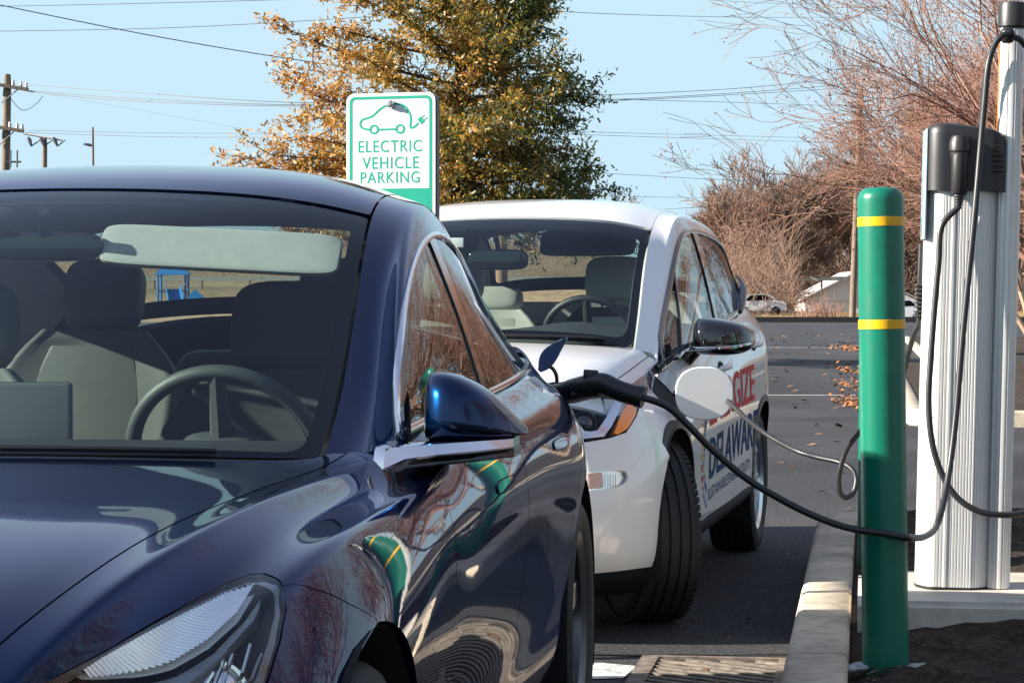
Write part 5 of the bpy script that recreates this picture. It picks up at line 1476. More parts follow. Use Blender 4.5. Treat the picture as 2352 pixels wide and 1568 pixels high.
sr.build('strain_relief', M['blackpl'], cd)

# charge-port door of the blue sedan, and its socket
ll = lambda x, y, Y: BP.local(at(x, y, Y))
bl = []
for t in [k / 12 for k in range(13)]:
    a = Vector((1236, 850)).lerp(Vector((1304, 772)), t)
    wd = 38 * math.sin(math.pi * (t * .86 + .07)) * (1.25 - .7 * t)
    cx_ = a.x - 10 * math.sin(math.pi * t)
    Y = 6.62 + .10 * t
    bl.append([ll(cx_ - wd * .35 + 4, a.y - wd * .30, Y), ll(cx_ - wd * .1, a.y - wd * .2, Y - .008), ll(cx_ + wd * .5, a.y + wd * .42, Y - .004), ll(cx_ + wd * .52, a.y + wd * .46, Y + .004), ll(cx_, a.y, Y + .006)])
MB().loft(bl).build('charge_flap', M['blue'], blue, auto=50)
MB().tube(spline([ll(1252, 838, 6.64), ll(1268, 845, 6.66), ll(1278, 862, 6.70), ll(1279, 885, 6.74)], 5), .0055, 8).build('flap_hinge', M['trim'], blue)
MB().tube([ll(1279, 906, 6.74), ll(1262, 911, 6.80)], [.036, .04], 24).build('charge_port', M['dark'], blue)

# ------------------------------------------------------------------ parking sign
SY = 7.7
sk_ = SY / FPX
sg_ = empty('parking_sign', (0, 0, 0), 0, 'white and green metal sign reading electric vehicle parking, between the two cars', 'sign')
L_, R_, T_, B_ = 794, 1001, 214, 527
SX = at(898, 300, SY).x; SCX = 1 / math.cos(R(17))
sg_.location = (SX, SY, 0); sg_.rotation_euler = (0, 0, R(-17))
def sp(px, py, d=0.0):
    q = at(px, py, SY); return Vector(((q.x - SX) * SCX, -d, q.z))
def sshape(mb, pts, d0, d1):
    v = [sp(x, y, d) for d in (d0, d1) for x, y in pts]
    n = len(pts)
    mb.add(v, [tuple(range(n - 1, -1, -1)), tuple(range(n, 2 * n))] + [(i, (i + 1) % n, n + (i + 1) % n, n + i) for i in range(n)])
def rr_(l, t, r, b, rad): return [((l + r) / 2 + x, (t + b) / 2 + y) for x, y in rrect(r - l, b - t, rad, 6)]
mb = MB(); sshape(mb, rr_(L_, T_, R_, B_, 18), -.0015, .0015); pn = mb.build('sign_panel', M['signwhite'], sg_, auto=30)
def ring_shape(mb, o, i, d):
    n = len(o); v = [sp(x, y, d) for x, y in o] + [sp(x, y, d) for x, y in i]
    mb.add(v, [(k, (k + 1) % n, n + (k + 1) % n, n + k) for k in range(n)])
mb = MB(); ring_shape(mb, rr_(801, 221, 994, 520, 14), rr_(808, 228, 987, 513, 9), .0022)
mb.build('green_border', M['signgreen'], pn, smooth=False)
mb = MB(); mb.add([sp(x, y, .0024) for x, y in [(808.5, 433), (986.5, 433), (986.5, 512), (808.5, 512)]], [(0, 1, 2, 3)]); mb.build('green_band', M['signgreen'], pn, smooth=False)
mb = MB(); mb.add([sp(x, y, .0024) for x, y in [(808.5, 429), (986.5, 429), (986.5, 432.9), (808.5, 432.9)]], [(0, 1, 2, 3)])
def stext(s, cx_, y_, h, w, bold=.01):
    v, f = text_mesh(s, 1.0, bold, 'LEFT', space=1.12)
    x0, x1 = min(p[0] for p in v), max(p[0] for p in v); y0, y1 = min(p[1] for p in v), max(p[1] for p in v)
    return mesh_obj('lettering', [sp(cx_ - w / 2 + (p[0] - x0) / (x1 - x0) * w, y_ - (p[1] - y0) / (y1 - y0) * h, .0023) for p in v], f, M['signgreen'], pn, False)
stext("ELECTRIC", 896, 350, 28, 148); stext("VEHICLE", 897, 388, 28, 132); stext("PARKING", 896, 421, 27, 138)
# car outline with cord and plug, drawn as a ribbon
def ribbon(mb, pts, w, d=.0023, closed=False):
    P = [Vector(p) for p in pts]; n = len(P); a, b_ = [], []
    for i in range(n):
        t = (P[(i + 1) % n] - P[i - 1]) if closed else (P[min(i + 1, n - 1)] - P[max(i - 1, 0)])
        t.normalize(); nn = Vector((-t.y, t.x)) * w / 2
        a.append(P[i] + nn); b_.append(P[i] - nn)
    v = [sp(p.x, p.y, d) for p in a] + [sp(p.x, p.y, d) for p in b_]
    mb.add(v, [(k, (k + 1) % n, n + (k + 1) % n, n + k) for k in range(n if closed else n - 1)])
sp2 = lambda pts, n=8: [(p.x, p.y) for p in spline([(x, y, 0) for x, y in pts], n)]
ic = MB()
ribbon(ic, sp2([(847, 297), (836, 295), (828, 289), (827, 280), (834, 273), (855, 266), (875, 249), (893, 241), (905, 239), (922, 241), (935, 250), (943, 265), (945, 280), (943, 290), (946, 295), (954, 292), (962, 284)]), 5)
ribbon(ic, [(870, 297.5), (909, 297.5)], 5)
for cx_ in (859, 920): ribbon(ic, [(cx_ + 9 * math.cos(a), 297 + 9 * math.sin(a)) for a in [2 * math.pi * k / 28 for k in range(28)]], 5, closed=True)
pd = Vector((.77, -.64)); pn2 = Vector((.64, .77))
c_ = Vector((964, 282))
plug = [c_ + pn2 * 7.5, c_ - pn2 * 7.5, c_ - pn2 * 7.5 + pd * 11, c_ + pn2 * 7.5 + pd * 11]
ic.add([sp(q.x, q.y, .0025) for q in plug], [(0, 1, 2, 3)])
for s_ in (-4, 4): ribbon(ic, [tuple(c_ + pn2 * s_ + pd * 11), tuple(c_ + pn2 * s_ + pd * 21)], 2.4)
ic.build('car_symbol', M['signgreen'], pn, smooth=False)
q = sp(899, 240)
MB().lathe([(.001, .026), (.006, .026), (.007, .020), (.011, .018), (.013, .008), (.013, .002)], 20, Matrix.Translation(q) @ Matrix.Rotation(R(90), 4, 'X'), cap=False).build('bolt', M['bolt'], sg_)
pz = sp(898, 205).z
MB().box((0, .022, pz / 2), (.045, .04, pz)).build('post', M['galv'], sg_, smooth=False)
mb = MB(); sshape(mb, rr_(L_ + 4, T_ + 1, R_ + 6, B_, 18), -.016, -.002); mb.build('backing_plate', M['dkmetal'], sg_, auto=30)
# ------------------------------------------------------------------ trees
class Twig:
    """fast collector of tapered branches (n-sided) as one mesh"""
    def __init__(s): s.v, s.f = [], []
    def seg(s, P, rad, n=5):
        base = len(s.v)
        u = None
        for i, p in enumerate(P):
            t = (P[min(i + 1, len(P) - 1)] - P[max(i - 1, 0)])
            if t.length < 1e-9: t = Vector((0, 0, 1))
            t.normalize()
            if u is None: u = t.orthogonal().normalized()
            u = u - t * u.dot(t)
            u = u.normalized() if u.length > 1e-6 else t.orthogonal().normalized()
            w = t.cross(u)
            for k in range(n):
                a = 2 * math.pi * k / n
                s.v.append(tuple(p + (u * math.cos(a) + w * math.sin(a)) * rad[i]))
        for i in range(len(P) - 1):
            for k in range(n):
                s.f.append((base + i * n + k, base + i * n + (k + 1) % n, base + (i + 1) * n + (k + 1) % n, base + (i + 1) * n + k))

def branch(tw, rnd, p, d, L, r, depth, cfg, tips, cur=None):
    """recursive branching; cfg: dict(up, spread, kids, ratio, wob, seg)"""
    n = cfg['seg'] if depth > 0 else 3
    P, Rr = [p.copy()], [r]
    q = p.copy(); dd = d.normalized()
    for i in range(n):
        dd = (dd + Vector((rnd.gauss(0, 1), rnd.gauss(0, 1), rnd.gauss(0, 1))) * cfg['wob'] + Vector((0, 0, cfg['up']))).normalized()
        q = q + dd * (L / n)
        P.append(q.copy()); Rr.append(r * (1 - (1 - cfg['ratio']) * (i + 1) / n) if depth > 0 else r * (1 - .5 * (i + 1) / n))
    Rr = [max(q_, cfg.get('rmin', .001)) for q_ in Rr]
    tw.seg(P, Rr, 6 if r > .02 else (4 if r > .006 else 3))
    if depth == 0:
        tips.append((P[-1], dd, P)); return
    k = cfg['kids'](rnd, depth)
    for i in range(k):
        t = rnd.uniform(cfg.get('from', .35), 1.0) if i > 0 else 1.0
        j = min(int(t * n), n - 1); fr = t * n - j
        b = P[j].lerp(P[j + 1], fr)
        tan = (P[j + 1] - P[j]).normalized()
        ax = tan.orthogonal().normalized(); ax.rotate(Matrix.Rotation(rnd.uniform(0, 6.283), 3, tan))
        sp_ = cfg['spread'] * rnd.uniform(.55, 1.3) * (.45 if i == 0 else 1)
        nd = (tan * math.cos(sp_) + ax * math.sin(sp_))
        branch(tw, rnd, b, nd, L * rnd.uniform(.55, .85), Rr[min(j + 1, n)] * rnd.uniform(.55, .8), depth - 1, cfg, tips)

M['crapebark'] = mat("smooth_tan_bark", (.42, .30, .21), .6, noise=(9, .5, (.26, .17, .11)))
M['twigred'] = mat("reddish_twigs", (.25, .125, .08), .7, noise=(3, .5, (.16, .105, .085)))
M['pod'] = mat("dry_seed_pods", (.16, .05, .03), .8, noise=(4, .6, (.26, .11, .05)))
M['darkbark'] = mat("dark_bark", (.06, .045, .035), .9, noise=(8, .4), bump=(20, .6, .02))
M['greybark'] = mat("grey_brown_bark", (.21, .14, .10), .9, noise=(3, .5, (.12, .085, .06)))
M['brush'] = mat("brown_brush", (.24, .145, .10), .9, noise=(.35, .75, (.13, .085, .06)))

def pods(tips, rnd, n, size, spread):
    mb_v, mb_f = [], []
    oc = [(1, 0, 0), (-1, 0, 0), (0, 1, 0), (0, -1, 0), (0, 0, 1), (0, 0, -1)]
    of = [(0, 2, 4), (2, 1, 4), (1, 3, 4), (3, 0, 4), (2, 0, 5), (1, 2, 5), (3, 1, 5), (0, 3, 5)]
    for _ in range(n):
        p, d, P = tips[rnd.randrange(len(tips))]
        t = rnd.random()
        q = P[-1].lerp(P[-2], t) + Vector((rnd.gauss(0, spread), rnd.gauss(0, spread), rnd.gauss(0, spread)))
        s_ = size * rnd.uniform(.6, 1.25); b = len(mb_v)
        mb_v += [(q.x + x * s_, q.y + y * s_, q.z + z * s_ * 1.2) for x, y, z in oc]
        mb_f += [tuple(i + b for i in k) for k in of]
    return mb_v, mb_f

def crape(x, y, z, seed, H, stems, depth, label, lean=(0, 0), npods=2500, pod=.006, spread=.55, r0=.035, dirs=None, up=.05, rmin=.003):
    rnd = random.Random(seed)
    e = empty('crape_myrtle', (x, y, z), 0, label, 'tree', 'crape myrtles along the lot')
    tr, tw, tips = Twig(), Twig(), []
    cfg = dict(up=up, spread=spread, kids=lambda r, d: r.choice([3, 3, 3, 4]) if d > 1 else r.choice([4, 4, 5]), ratio=.6, wob=.13, seg=5, rmin=rmin, **{'from': .25})
    for k in range(stems):
        a = 2 * math.pi * k / stems + rnd.uniform(-.3, .3)
        d = Vector((math.cos(a) * .33 + lean[0], math.sin(a) * .33 + lean[1], 1)).normalized()
        if dirs and k < len(dirs): d = Vector(dirs[k]).normalized()
        h = H * rnd.uniform(.26, .36)
        P = [Vector((math.cos(a) * .07, math.sin(a) * .07, -.05))]
        for i in range(5):
            d = (d + Vector((rnd.gauss(0, .05), rnd.gauss(0, .05), 0))).normalized()
            P.append(P[-1] + d * h / 5)
        tr.seg(P, [r0 * (1 - .06 * i) for i in range(6)], 8)
        for j in range(3):
            sp_ = rnd.uniform(.15, .5)
            ax = d.orthogonal().normalized(); ax.rotate(Matrix.Rotation(2.1 * j + rnd.uniform(0, 1), 3, d))
            branch(tw, rnd, P[-1], d * math.cos(sp_) + ax * math.sin(sp_), H * .27 * rnd.uniform(.8, 1.2), r0 * .55, depth, cfg, tips)
    mesh_obj('trunk', tr.v, tr.f, M['crapebark'], e)
    tag(mesh_obj('crown', tw.v, tw.f, M['twigred'], e), kind=None)
    v, f = pods(tips, rnd, npods, pod, .025)
    mesh_obj('seed_pods', v, f, M['pod'], e, smooth=False)['kind'] = 'stuff'
    return e

def oak(x, y, z, seed, H):
    rnd = random.Random(seed)
    e = empty('pin_oak', (x, y, z), 0, 'tall oak with golden brown and green leaves behind the white car', 'tree')
    tr, tw = Twig(), Twig(); tips = []
    P = [Vector((rnd.gauss(0, .02) * i, rnd.gauss(0, .02) * i, H * i / 14)) for i in range(15)]
    tr.seg(P, [.20 * (1 - .93 * i / 14) for i in range(15)], 10)
    lv = []
    nb = 96
    for k in range(nb + 7):
        t = .25 + .73 * (min(k, nb) / nb) ** 1.2 if k < nb else .27 + .022 * (k - nb)
        h = H * t; a = k * 2.39996 + rnd.uniform(-.3, .3) if k < nb else math.pi + (-.45, .2, -.15, .5, .0, -.3, .3)[k - nb]
        env = 3.75 * (1 - ((t - .25) / .75)) ** .95 + .3
        if t < .34: env *= .98
        L = env * rnd.uniform(.75, 1.08) * (1 + (.16 + .30 * max(0, .62 - t)) * (-math.cos(a)))
        if k >= nb: L = 4.15 - .2 * (k - nb)
        droop = -.16 + .85 * (t - .25) / .55
        d = Vector((math.cos(a), math.sin(a), max(-.28, min(.6, droop)))).normalized()
        b = P[0].lerp(P[-1], t); b = Vector((P[int(t * 14)].x, P[int(t * 14)].y, h))
        q, Q = b.copy(), [b.copy()]
        for i in range(7):
            d = (d + Vector((rnd.gauss(0, .09), rnd.gauss(0, .09), rnd.gauss(0, .07) + .02))).normalized()
            q = q + d * L / 7; Q.append(q.copy())
        tw.seg(Q, [.045 * (1 - t * .6) * (1 - .85 * i / 7) + .004 for i in range(8)], 5)
        for i in range(1, 8):
            for s_ in range(5 if i > 2 else 2):
                ax = Vector((rnd.gauss(0, 1), rnd.gauss(0, 1), rnd.gauss(0, .6))).normalized()
                dd = (d * rnd.uniform(.2, 1.0) + ax * .8).normalized()
                l = rnd.uniform(.25, .75) * (.55 + .55 * env / 3.5)
                p0 = Q[i].lerp(Q[i - 1], rnd.random()); p1 = p0 + dd * l * .5; p2 = p1 + (dd + ax * .3 + Vector((0, 0, .1))).normalized() * l * .5
                tw.seg([p0, p1, p2], [.012, .008, .004], 3)
                cl = rnd.random()
                for _ in range(int(37 * l / .5)):
                    tt = rnd.uniform(.15, 1.12)
                    c = p0.lerp(p2, tt) + Vector((rnd.gauss(0, .09), rnd.gauss(0, .09), rnd.gauss(0, .07)))
                    lv.append((c, cl))
    mesh_obj('trunk', tr.v, tr.f, M['darkbark'], e)
    mesh_obj('limbs', tw.v, tw.f, M['darkbark'], e)
    V, F = [], []
    for c, cl in lv:
        s_ = rnd.uniform(.03, .066)
        n = Vector((rnd.gauss(0, 1), rnd.gauss(0, 1), rnd.gauss(0, 1))).normalized(); u = n.orthogonal().normalized(); u.rotate(Matrix.Rotation(rnd.uniform(0, 6.28), 3, n)); w = n.cross(u)
        b = len(V)
        # lobed leaf: two pointed halves
        V += [tuple(c - u * s_), tuple(c + w * s_ * .42 - u * s_ * .2), tuple(c + w * s_ * .16 + u * s_ * .1), tuple(c + w * s_ * .4 + u * s_ * .45), tuple(c + u * s_ * 1.1), tuple(c - w * s_ * .4 + u * s_ * .45), tuple(c - w * s_ * .16 + u * s_ * .1), tuple(c - w * s_ * .42 - u * s_ * .2)]
        F.append(tuple(range(b, b + 8)))
    o = mesh_obj('crown', V, F, leafmat, e, smooth=False)
    return e

def leaf_material():
    m, N, L, b = _new("autumn_oak_leaves")
    tc = N.new("ShaderNodeTexCoord"); n = N.new("ShaderNodeTexNoise"); n.inputs["Scale"].default_value = 1.3; n.inputs["Detail"].default_value = 3
    n3 = N.new("ShaderNodeTexWhiteNoise")
    L.new(tc.outputs["Object"], n.inputs["Vector"])
    g_ = N.new("ShaderNodeNewGeometry"); L.new(g_.outputs["Random Per Island"], n3.inputs["Vector"])
    ad = N.new("ShaderNodeMath"); ad.operation = 'MULTIPLY_ADD'; ad.inputs[1].default_value = .38
    L.new(g_.outputs["Random Per Island"], ad.inputs[0]); 
    su = N.new("ShaderNodeMath"); su.operation = 'SUBTRACT'; L.new(n.outputs[0], su.inputs[0]); su.inputs[1].default_value = .19
    # golder along x: leaf colour and the sunlit side both painted in
    sx_ = N.new("ShaderNodeSeparateXYZ"); L.new(tc.outputs["Object"], sx_.inputs[0])
    mx_2 = N.new("ShaderNodeMath"); mx_2.operation = 'MULTIPLY_ADD'; mx_2.inputs[1].default_value = -.07
    L.new(sx_.outputs[0], mx_2.inputs[0]); L.new(su.outputs[0], mx_2.inputs[2])
    L.new(mx_2.outputs[0], ad.inputs[2])
    cr = N.new("ShaderNodeValToRGB"); e = cr.color_ramp.elements
    e[0].position, e[0].color = .30, (.06, .085, .018, 1)
    e[1].position, e[1].color = .72, (.48, .24, .06, 1)
    for p, c in ((.42, (.12, .13, .022)), (.51, (.30, .21, .03)), (.62, (.48, .25, .04))):
        q = e.new(p); q.color = (*c, 1)
    L.new(ad.outputs[0], cr.inputs[0]); L.new(cr.outputs[0], b.inputs["Base Color"])
    b.inputs["Roughness"].default_value = .45
    # thin leaves let some light through
    ts = N.new("ShaderNodeBsdfTranslucent"); L.new(cr.outputs[0], ts.inputs[0])
    ms = N.new("ShaderNodeMixShader"); ms.inputs[0].default_value = .35
    L.new(b.outputs[0], ms.inputs[1]); L.new(ts.outputs[0], ms.inputs[2]); L.new(ms.outputs[0], N["Material Output"].inputs[0])
    return m
leafmat = leaf_material()
oak(-.98, 45, 0, 21, 10.6)

crape(4.2, 13.6, .1, 5, 4.6, 7, 5, 'crape myrtle nearest the charging station, bare twigs reaching in from the right', npods=7500, pod=.0055, spread=.55, r0=.05,
      dirs=[(-.5, -.1, .8), (-.35, .3, .9), (-.6, .2, .75), (-.2, -.3, 1)], up=.02, rmin=.0016)
crape(7.7, 30, .1, 8, 5.0, 6, 5, 'bare crape myrtle with tan trunks on the mulch island behind the charger', npods=9000, pod=.011, spread=.55, r0=.06, dirs=[(-.5, 0, .85), (-.4, .3, .9)], rmin=.0035)
crape(9.3, 42, 0, 9, 5.2, 6, 5, 'bare crape myrtle with reddish seed heads seen just right of the green bollard', npods=9000, pod=.014, spread=.55, r0=.06, dirs=[(-.6, 0, .8)], rmin=.005)
crape(12.5, 57, 0, 10, 5.6, 6, 5, 'farther bare crape myrtle above the white house', npods=6000, pod=.018, spread=.55, r0=.06, rmin=.007)
crape(10.5, 24, .1, 12, 5.2, 5, 5, 'bare crape myrtle at the right edge behind the mast', npods=6000, pod=.010, spread=.55, r0=.06, rmin=.003)

for k, (x, y) in enumerate(((5.6, -1.5), (5.2, 3.2), (5.4, 8.0))):
    crape(x, y, .1, 70 + k, 4.8, 6, 4, 'bare crape myrtle out of frame to the right, mirrored in the dark car', npods=2500, pod=.010, spread=.55, r0=.05, rmin=.005)
# background bare trees
def bare(x, y, seed, H, depth, label, r0=.2, up=.04, spread=.6, m=None, lean=(0, 0), thick=1.0):
    rnd = random.Random(seed)
    e = empty('bare_tree', (x, y, ground_z(x, y) - .1), 0, label, 'tree', 'bare trees beyond the lot')
    tr, tw, tips = Twig(), Twig(), []
    cfg = dict(up=up, spread=spread, kids=lambda r, d: r.choice([3, 4, 5]), ratio=.55, wob=.13, seg=4, rmin=.026, **{'from': .3})
    d = Vector((lean[0], lean[1], 1)).normalized(); P = [Vector((0, 0, 0))]
    for i in range(4):
        d = (d + Vector((rnd.gauss(0, .05), rnd.gauss(0, .05), 0))).normalized(); P.append(P[-1] + d * H * .22 / 4)
    tr.seg(P, [r0 * (1 - .07 * i) for i in range(5)], 7)
    for j in range(5):
        sp_ = rnd.uniform(.1, .65); ax = d.orthogonal().normalized(); ax.rotate(Matrix.Rotation(1.26 * j + rnd.uniform(0, .8), 3, d))
        branch(tw, rnd, P[-1], d * math.cos(sp_) + ax * math.sin(sp_), H * .3 * rnd.uniform(.7, 1.15), r0 * .5 * thick, depth, cfg, tips)
    mesh_obj('trunk', tr.v, tr.f, m or M['greybark'], e); mesh_obj('crown', tw.v, tw.f, M['brush'] if m is None else m, e)
    return e
wood = [  # px, py top, Y, label
 (1425, 430, 260, 'slender pale tree tip just above the white car roof'),
 (1690, 480, 185, 'bare brown tree rising beside the rear of the white car'),
 (1745, 455, 190, 'bushy bare tree between the white car and the leaning dark tree'),
 (1800, 440, 200, 'bare tree left of the bollard, behind the leaning dark tree'),
 (1865, 400, 232, 'tall bare tree straight above the gable of the house'),
 (1935, 420, 240, 'bare tree touching the wooden pole beside the bollard'),
 (2010, 380, 236, 'bare tree hidden largely by the nearer bollard'),
 (2090, 400, 238, 'bare tree between the bollard and the charging station'),
 (2200, 380, 205, 'bare tree behind the charging station'),
 (2330, 380, 200, 'bare tree at the far right beyond the mast'),
 (1655, 560, 230, 'low bare tree farthest left of the wood, by the white roofline'),
]
for k, (px, py, Y, lb) in enumerate(wood):
    q = at(px, py, Y); H = q.z - ground_z(q.x, Y)
    bare(q.x, Y, 40 + k, H * 1.15, 5 if k else 3, lb, r0=.22 if k else .08, thick=1.0, spread=.62)
q = at(1895, 735, 231)
bare(q.x, 231, 77, 10.5, 3, 'dark crooked tree leaning left above the house', r0=.22, m=M['darkbark'], lean=(-.55, 0), spread=.7)
# brush along the bank (uncountable)
def brushmass(name, boxes, n, mat_, seed, hgt, kind='stuff', lean=.45, rr=1.0):
    rnd = random.Random(seed); tw = Twig()
    wts = [(b[1] - b[0]) * (b[3] - b[2] + 6) for b in boxes]
    for _ in range(n):
        px0, px1, y0, y1, hs = rnd.choices(boxes, wts)[0]
        Y = rnd.uniform(y0, y1); x = (rnd.uniform(px0, px1) - 1176) / FPX * Y
        p = Vector((x, Y, ground_z(x, Y) - .1)); h = hgt * hs * rnd.uniform(.4, 1.1)
        d = Vector((rnd.gauss(0, lean), rnd.gauss(0, lean), 1)).normalized()
        if lean > .6: p = p + Vector((0, 0, rnd.uniform(0, .8) * h)); h *= .5
        P = [p]
        for i in range(3):
            d = (d + Vector((rnd.gauss(0, .3), rnd.gauss(0, .3), rnd.gauss(0, .15)))).normalized(); P.append(P[-1] + d * h / 3)
        tw.seg(P, [.03 * rr, .024 * rr, .016 * rr, .006 * rr], 3)
    return tag(mesh_obj(name, tw.v, tw.f, mat_), kind=kind)
brushmass('brush', [(1600, 1820, 150, 175, 1.6), (1650, 1825, 165, 200, 2.6), (2125, 2352, 165, 215, 1.2), (1600, 2400, 228, 250, 3.0)], 15000, M['brush'], 9, 2.6, lean=.85, rr=.9)
brushmass('brush', [(1832, 1880, 146, 150, 1.0), (1870, 1925, 146, 150, .9)], 110, M['twigred'], 19, 1.9)
M['grasstuft'] = mat("dry_grass_tufts", (.30, .20, .09), .9, noise=(.6, .6, (.18, .11, .05)))
brushmass('dry_grass', [(1560, 2400, 143.2, 150, .35)], 5000, M['grasstuft'], 10, 1.0)
M['woods'] = mat("far_woods", (.19, .13, .09), .95, noise=(.8, .6, (.10, .075, .055)), bump=(2, 1, .3))
brushmass('far_woods', [(1640, 2420, 235, 300, 1.0), (1600, 1700, 235, 300, .75)], 20000, M['greybark'], 14, 7.5, lean=1.0, rr=1.3)
brushmass('hill_brush', [(-200, 1540, 235, 330, 1.0)], 5000, M['brush'], 15, 2.5)

# ------------------------------------------------------------------ poles and wires
M['pole'] = mat("weathered_pole_wood", (.20, .15, .11), .9, noise=(2, .6, (.10, .075, .055)), bump=(12, .5, .02))
M['poler'] = mat("reddish_pole_wood", (.30, .17, .11), .9, noise=(2, .5, (.18, .10, .07)), bump=(12, .5, .02))
M['wire'] = mat("overhead_wire", (.03, .035, .05), .6)
M['insul'] = mat("pale_insulator", (.55, .48, .46), .5)
def pole(name, x0, x1, ytop, Y, wpx, m, label, cat='utility pole', group='wooden utility poles'):
    a, b_ = at(x1, ytop, Y), at(x0, 740, Y); zb = ground_z(b_.x, Y)
    e = empty(name, (b_.x, Y, zb), 0, label, cat, group)
    r = wpx / 2 / FPX * Y
    top = Vector((a.x - b_.x, 0, a.z - zb))
    MB().tube([Vector((0, 0, -.3)), top * .5, top * .97, top], [r * 1.12, r, r * .88, r * .7], 14).build('shaft', m, e)
    return e, b_, zb
def loc(e, px, py, Y, dy=0): 
    q = at(px, py, Y); return Vector((q.x, q.y + dy, q.z)) - e.location
e, b_, zb = pole('utility_pole', 6, 17, 171, 75, 21, M['pole'], 'weathered wooden utility pole with two crossarms at the far left edge')
for (xa, ya, xb, yb) in ((-70, 184, 68, 208), (-70, 282, 58, 303)):
    A, B_ = loc(e, xa, ya, 75, -.2), loc(e, xb, yb, 75, -.2)
    MB().tube([A, B_], .075, 4).build('crossarm', M['pole'], e, smooth=False)
    MB().tube([A.lerp(B_, .55) + Vector((0, .05, -.55)), A.lerp(B_, .85)], .018, 5).build('brace', M['dkmetal'], e)
    for t in (.75, .88, .97): MB().lathe([(.04, 0), (.055, .04), (.04, .09), (.05, .13), (.02, .18)], 10, Matrix.Translation(A.lerp(B_, t) + Vector((0, 0, .05)))).build('insulator', M['insul'], e)
for px in (25, 40):
    MB().tube([loc(e, px, 345, 74.5), loc(e, px - 1, 385, 74.5)], .03, 6).build('switch_rod', M['dkmetal'], e)
MB().box(loc(e, 30, 372, 74.7), (.5, .05, .06)).build('switch_arm', M['dkmetal'], e, smooth=False)
e, b_, zb = pole('utility_pole', 99, 103, 318, 110, 13, M['pole'], 'shorter wooden pole with pale insulator arm, second from the left')
A, B_ = loc(e, 58, 308, 110, -.2), loc(e, 146, 323, 110, -.2)
MB().tube([A, B_], .05, 5).build('crossarm', M['insul'], e)
for px, dx in ((64, 8), (92, 10), (122, 10)):
    MB().tube([loc(e, px, 316, 109.7), loc(e, px + 4, 322, 109.7), loc(e, px + dx, 336, 109.7)], [.06, .10, .05], 8).tube([loc(e, px + dx, 336, 109.7), loc(e, px + 28, 322, 109.7)], .03, 5).build('fuse_cutout', M['dkmetal'], e)
e, b_, zb = pole('street_light', 217, 213, 292, 150, 6, M['pole'], 'slim light pole with short lamp arm above the dark car roof', 'street light', None)
MB().tube([loc(e, 214, 335, 150), loc(e, 205, 333, 150), loc(e, 192, 331, 150)], [.06, .10, .05], 8).build('lamp_head', M['dkmetal'], e)
e, b_, zb = pole('utility_pole', 1153, 1151, -60, 67, 25, M['poler'], 'reddish wooden utility pole rising behind the oak')
MB().tube([loc(e, 1143, 300, 66.8), loc(e, 1146, 420, 66.8)], .02, 5).build('conduit', M['dkmetal'], e)
e, b_, zb = pole('utility_pole', 1957, 1977, 205, 143, 14, M['pole'], 'reddish wooden utility pole just left of the green bollard')
MB().tube([loc(e, 1952, 236, 143, -.2), loc(e, 2002, 232, 143, -.2)], .06, 5).build('crossarm', M['pole'], e, smooth=False)
def wire(pts, r, label):
    """pts: (px, py, Y)"""
    P = spline([at(*p) for p in pts], 10)
    mb = MB().tube(P, r, 4, cap=False)
    tag(mb.build('overhead_wire', M['wire']), label, 'wire', 'overhead wires')
wire([(20, 192, 75), (300, 212, 71), (700, 236, 68), (1150, 222, 67)], .013, 'topmost of three bundled wires leaving the leftmost pole')
wire([(60, 208, 75), (300, 226, 71), (700, 241, 68), (1150, 225, 67)], .013, 'middle wire of the three leaving the leftmost pole')
wire([(66, 211, 75), (300, 232, 71), (700, 244, 68), (1150, 232, 67)], .013, 'lowest wire of the three leaving the leftmost pole')
wire([(1150, 222, 67), (1400, 218, 82), (1700, 203, 100), (1900, 183, 112), (1975, 172, 143)], .014, 'upper of the wires climbing right from the oak')
wire([(1150, 225, 67), (1400, 229, 82), (1700, 213, 100), (1900, 198, 112), (1977, 190, 143)], .014, 'middle of the wires climbing right from the oak')
wire([(1150, 232, 67), (1400, 232, 82), (1700, 217, 100), (1900, 205, 112), (1977, 198, 143)], .014, 'lower of the wires climbing right from the oak')
wire([(1150, 215, 67), (1400, 228, 82), (1700, 236, 100), (1980, 246, 143)], .012, 'wire sloping down to the right pole below the climbing three')
wire([(-40, 0, 60), (0, 12, 61), (380, 88, 64), (768, 150, 67), (1150, 190, 67)], .014, 'thick wire slanting from the top left corner into the oak')
wire([(-40, 73, 70), (400, 64, 69), (860, 38, 68), (1150, 10, 67)], .010, 'faint wire rising gently to the right across the upper left sky')
wire([(-40, 16, 70), (300, 9, 69), (760, -4, 68), (1150, -25, 67)], .010, 'faintest wire along the top left edge of the sky')
wire([(60, 208, 75), (300, 250, 73), (680, 318, 70), (1000, 380, 68), (1150, 400, 67)], .008, 'thin wire sagging from the leftmost pole behind the sign')
wire([(66, 300, 75), (400, 306, 73), (800, 306, 70), (1150, 300, 67), (1600, 310, 95), (1980, 320, 143)], .008, 'upper of the two pale wires level with the sign symbol')
wire([(58, 305, 75), (400, 315, 73), (800, 314, 70), (1150, 306, 67), (1600, 318, 95), (1980, 330, 143)], .008, 'lower of the two pale wires level with the sign symbol')
wire([(1150, -15, 67), (1266, 25, 72), (1700, 40, 100), (1980, 40, 143)], .012, 'wire crossing the upper right sky from the oak top')
wire([(1150, -60, 67), (1650, 2, 95), (1980, 12, 143)], .010, 'wire at the very top right of the sky')
wire([(1150, 385, 67), (1366, 397, 82), (1700, 415, 100), (1960, 425, 143)], .010, 'wire passing right from the lower oak branches')
wire([(1150, 440, 67), (1400, 450, 82), (1640, 454, 100), (1960, 452, 143)], .009, 'lowest level wire over the white car roof')
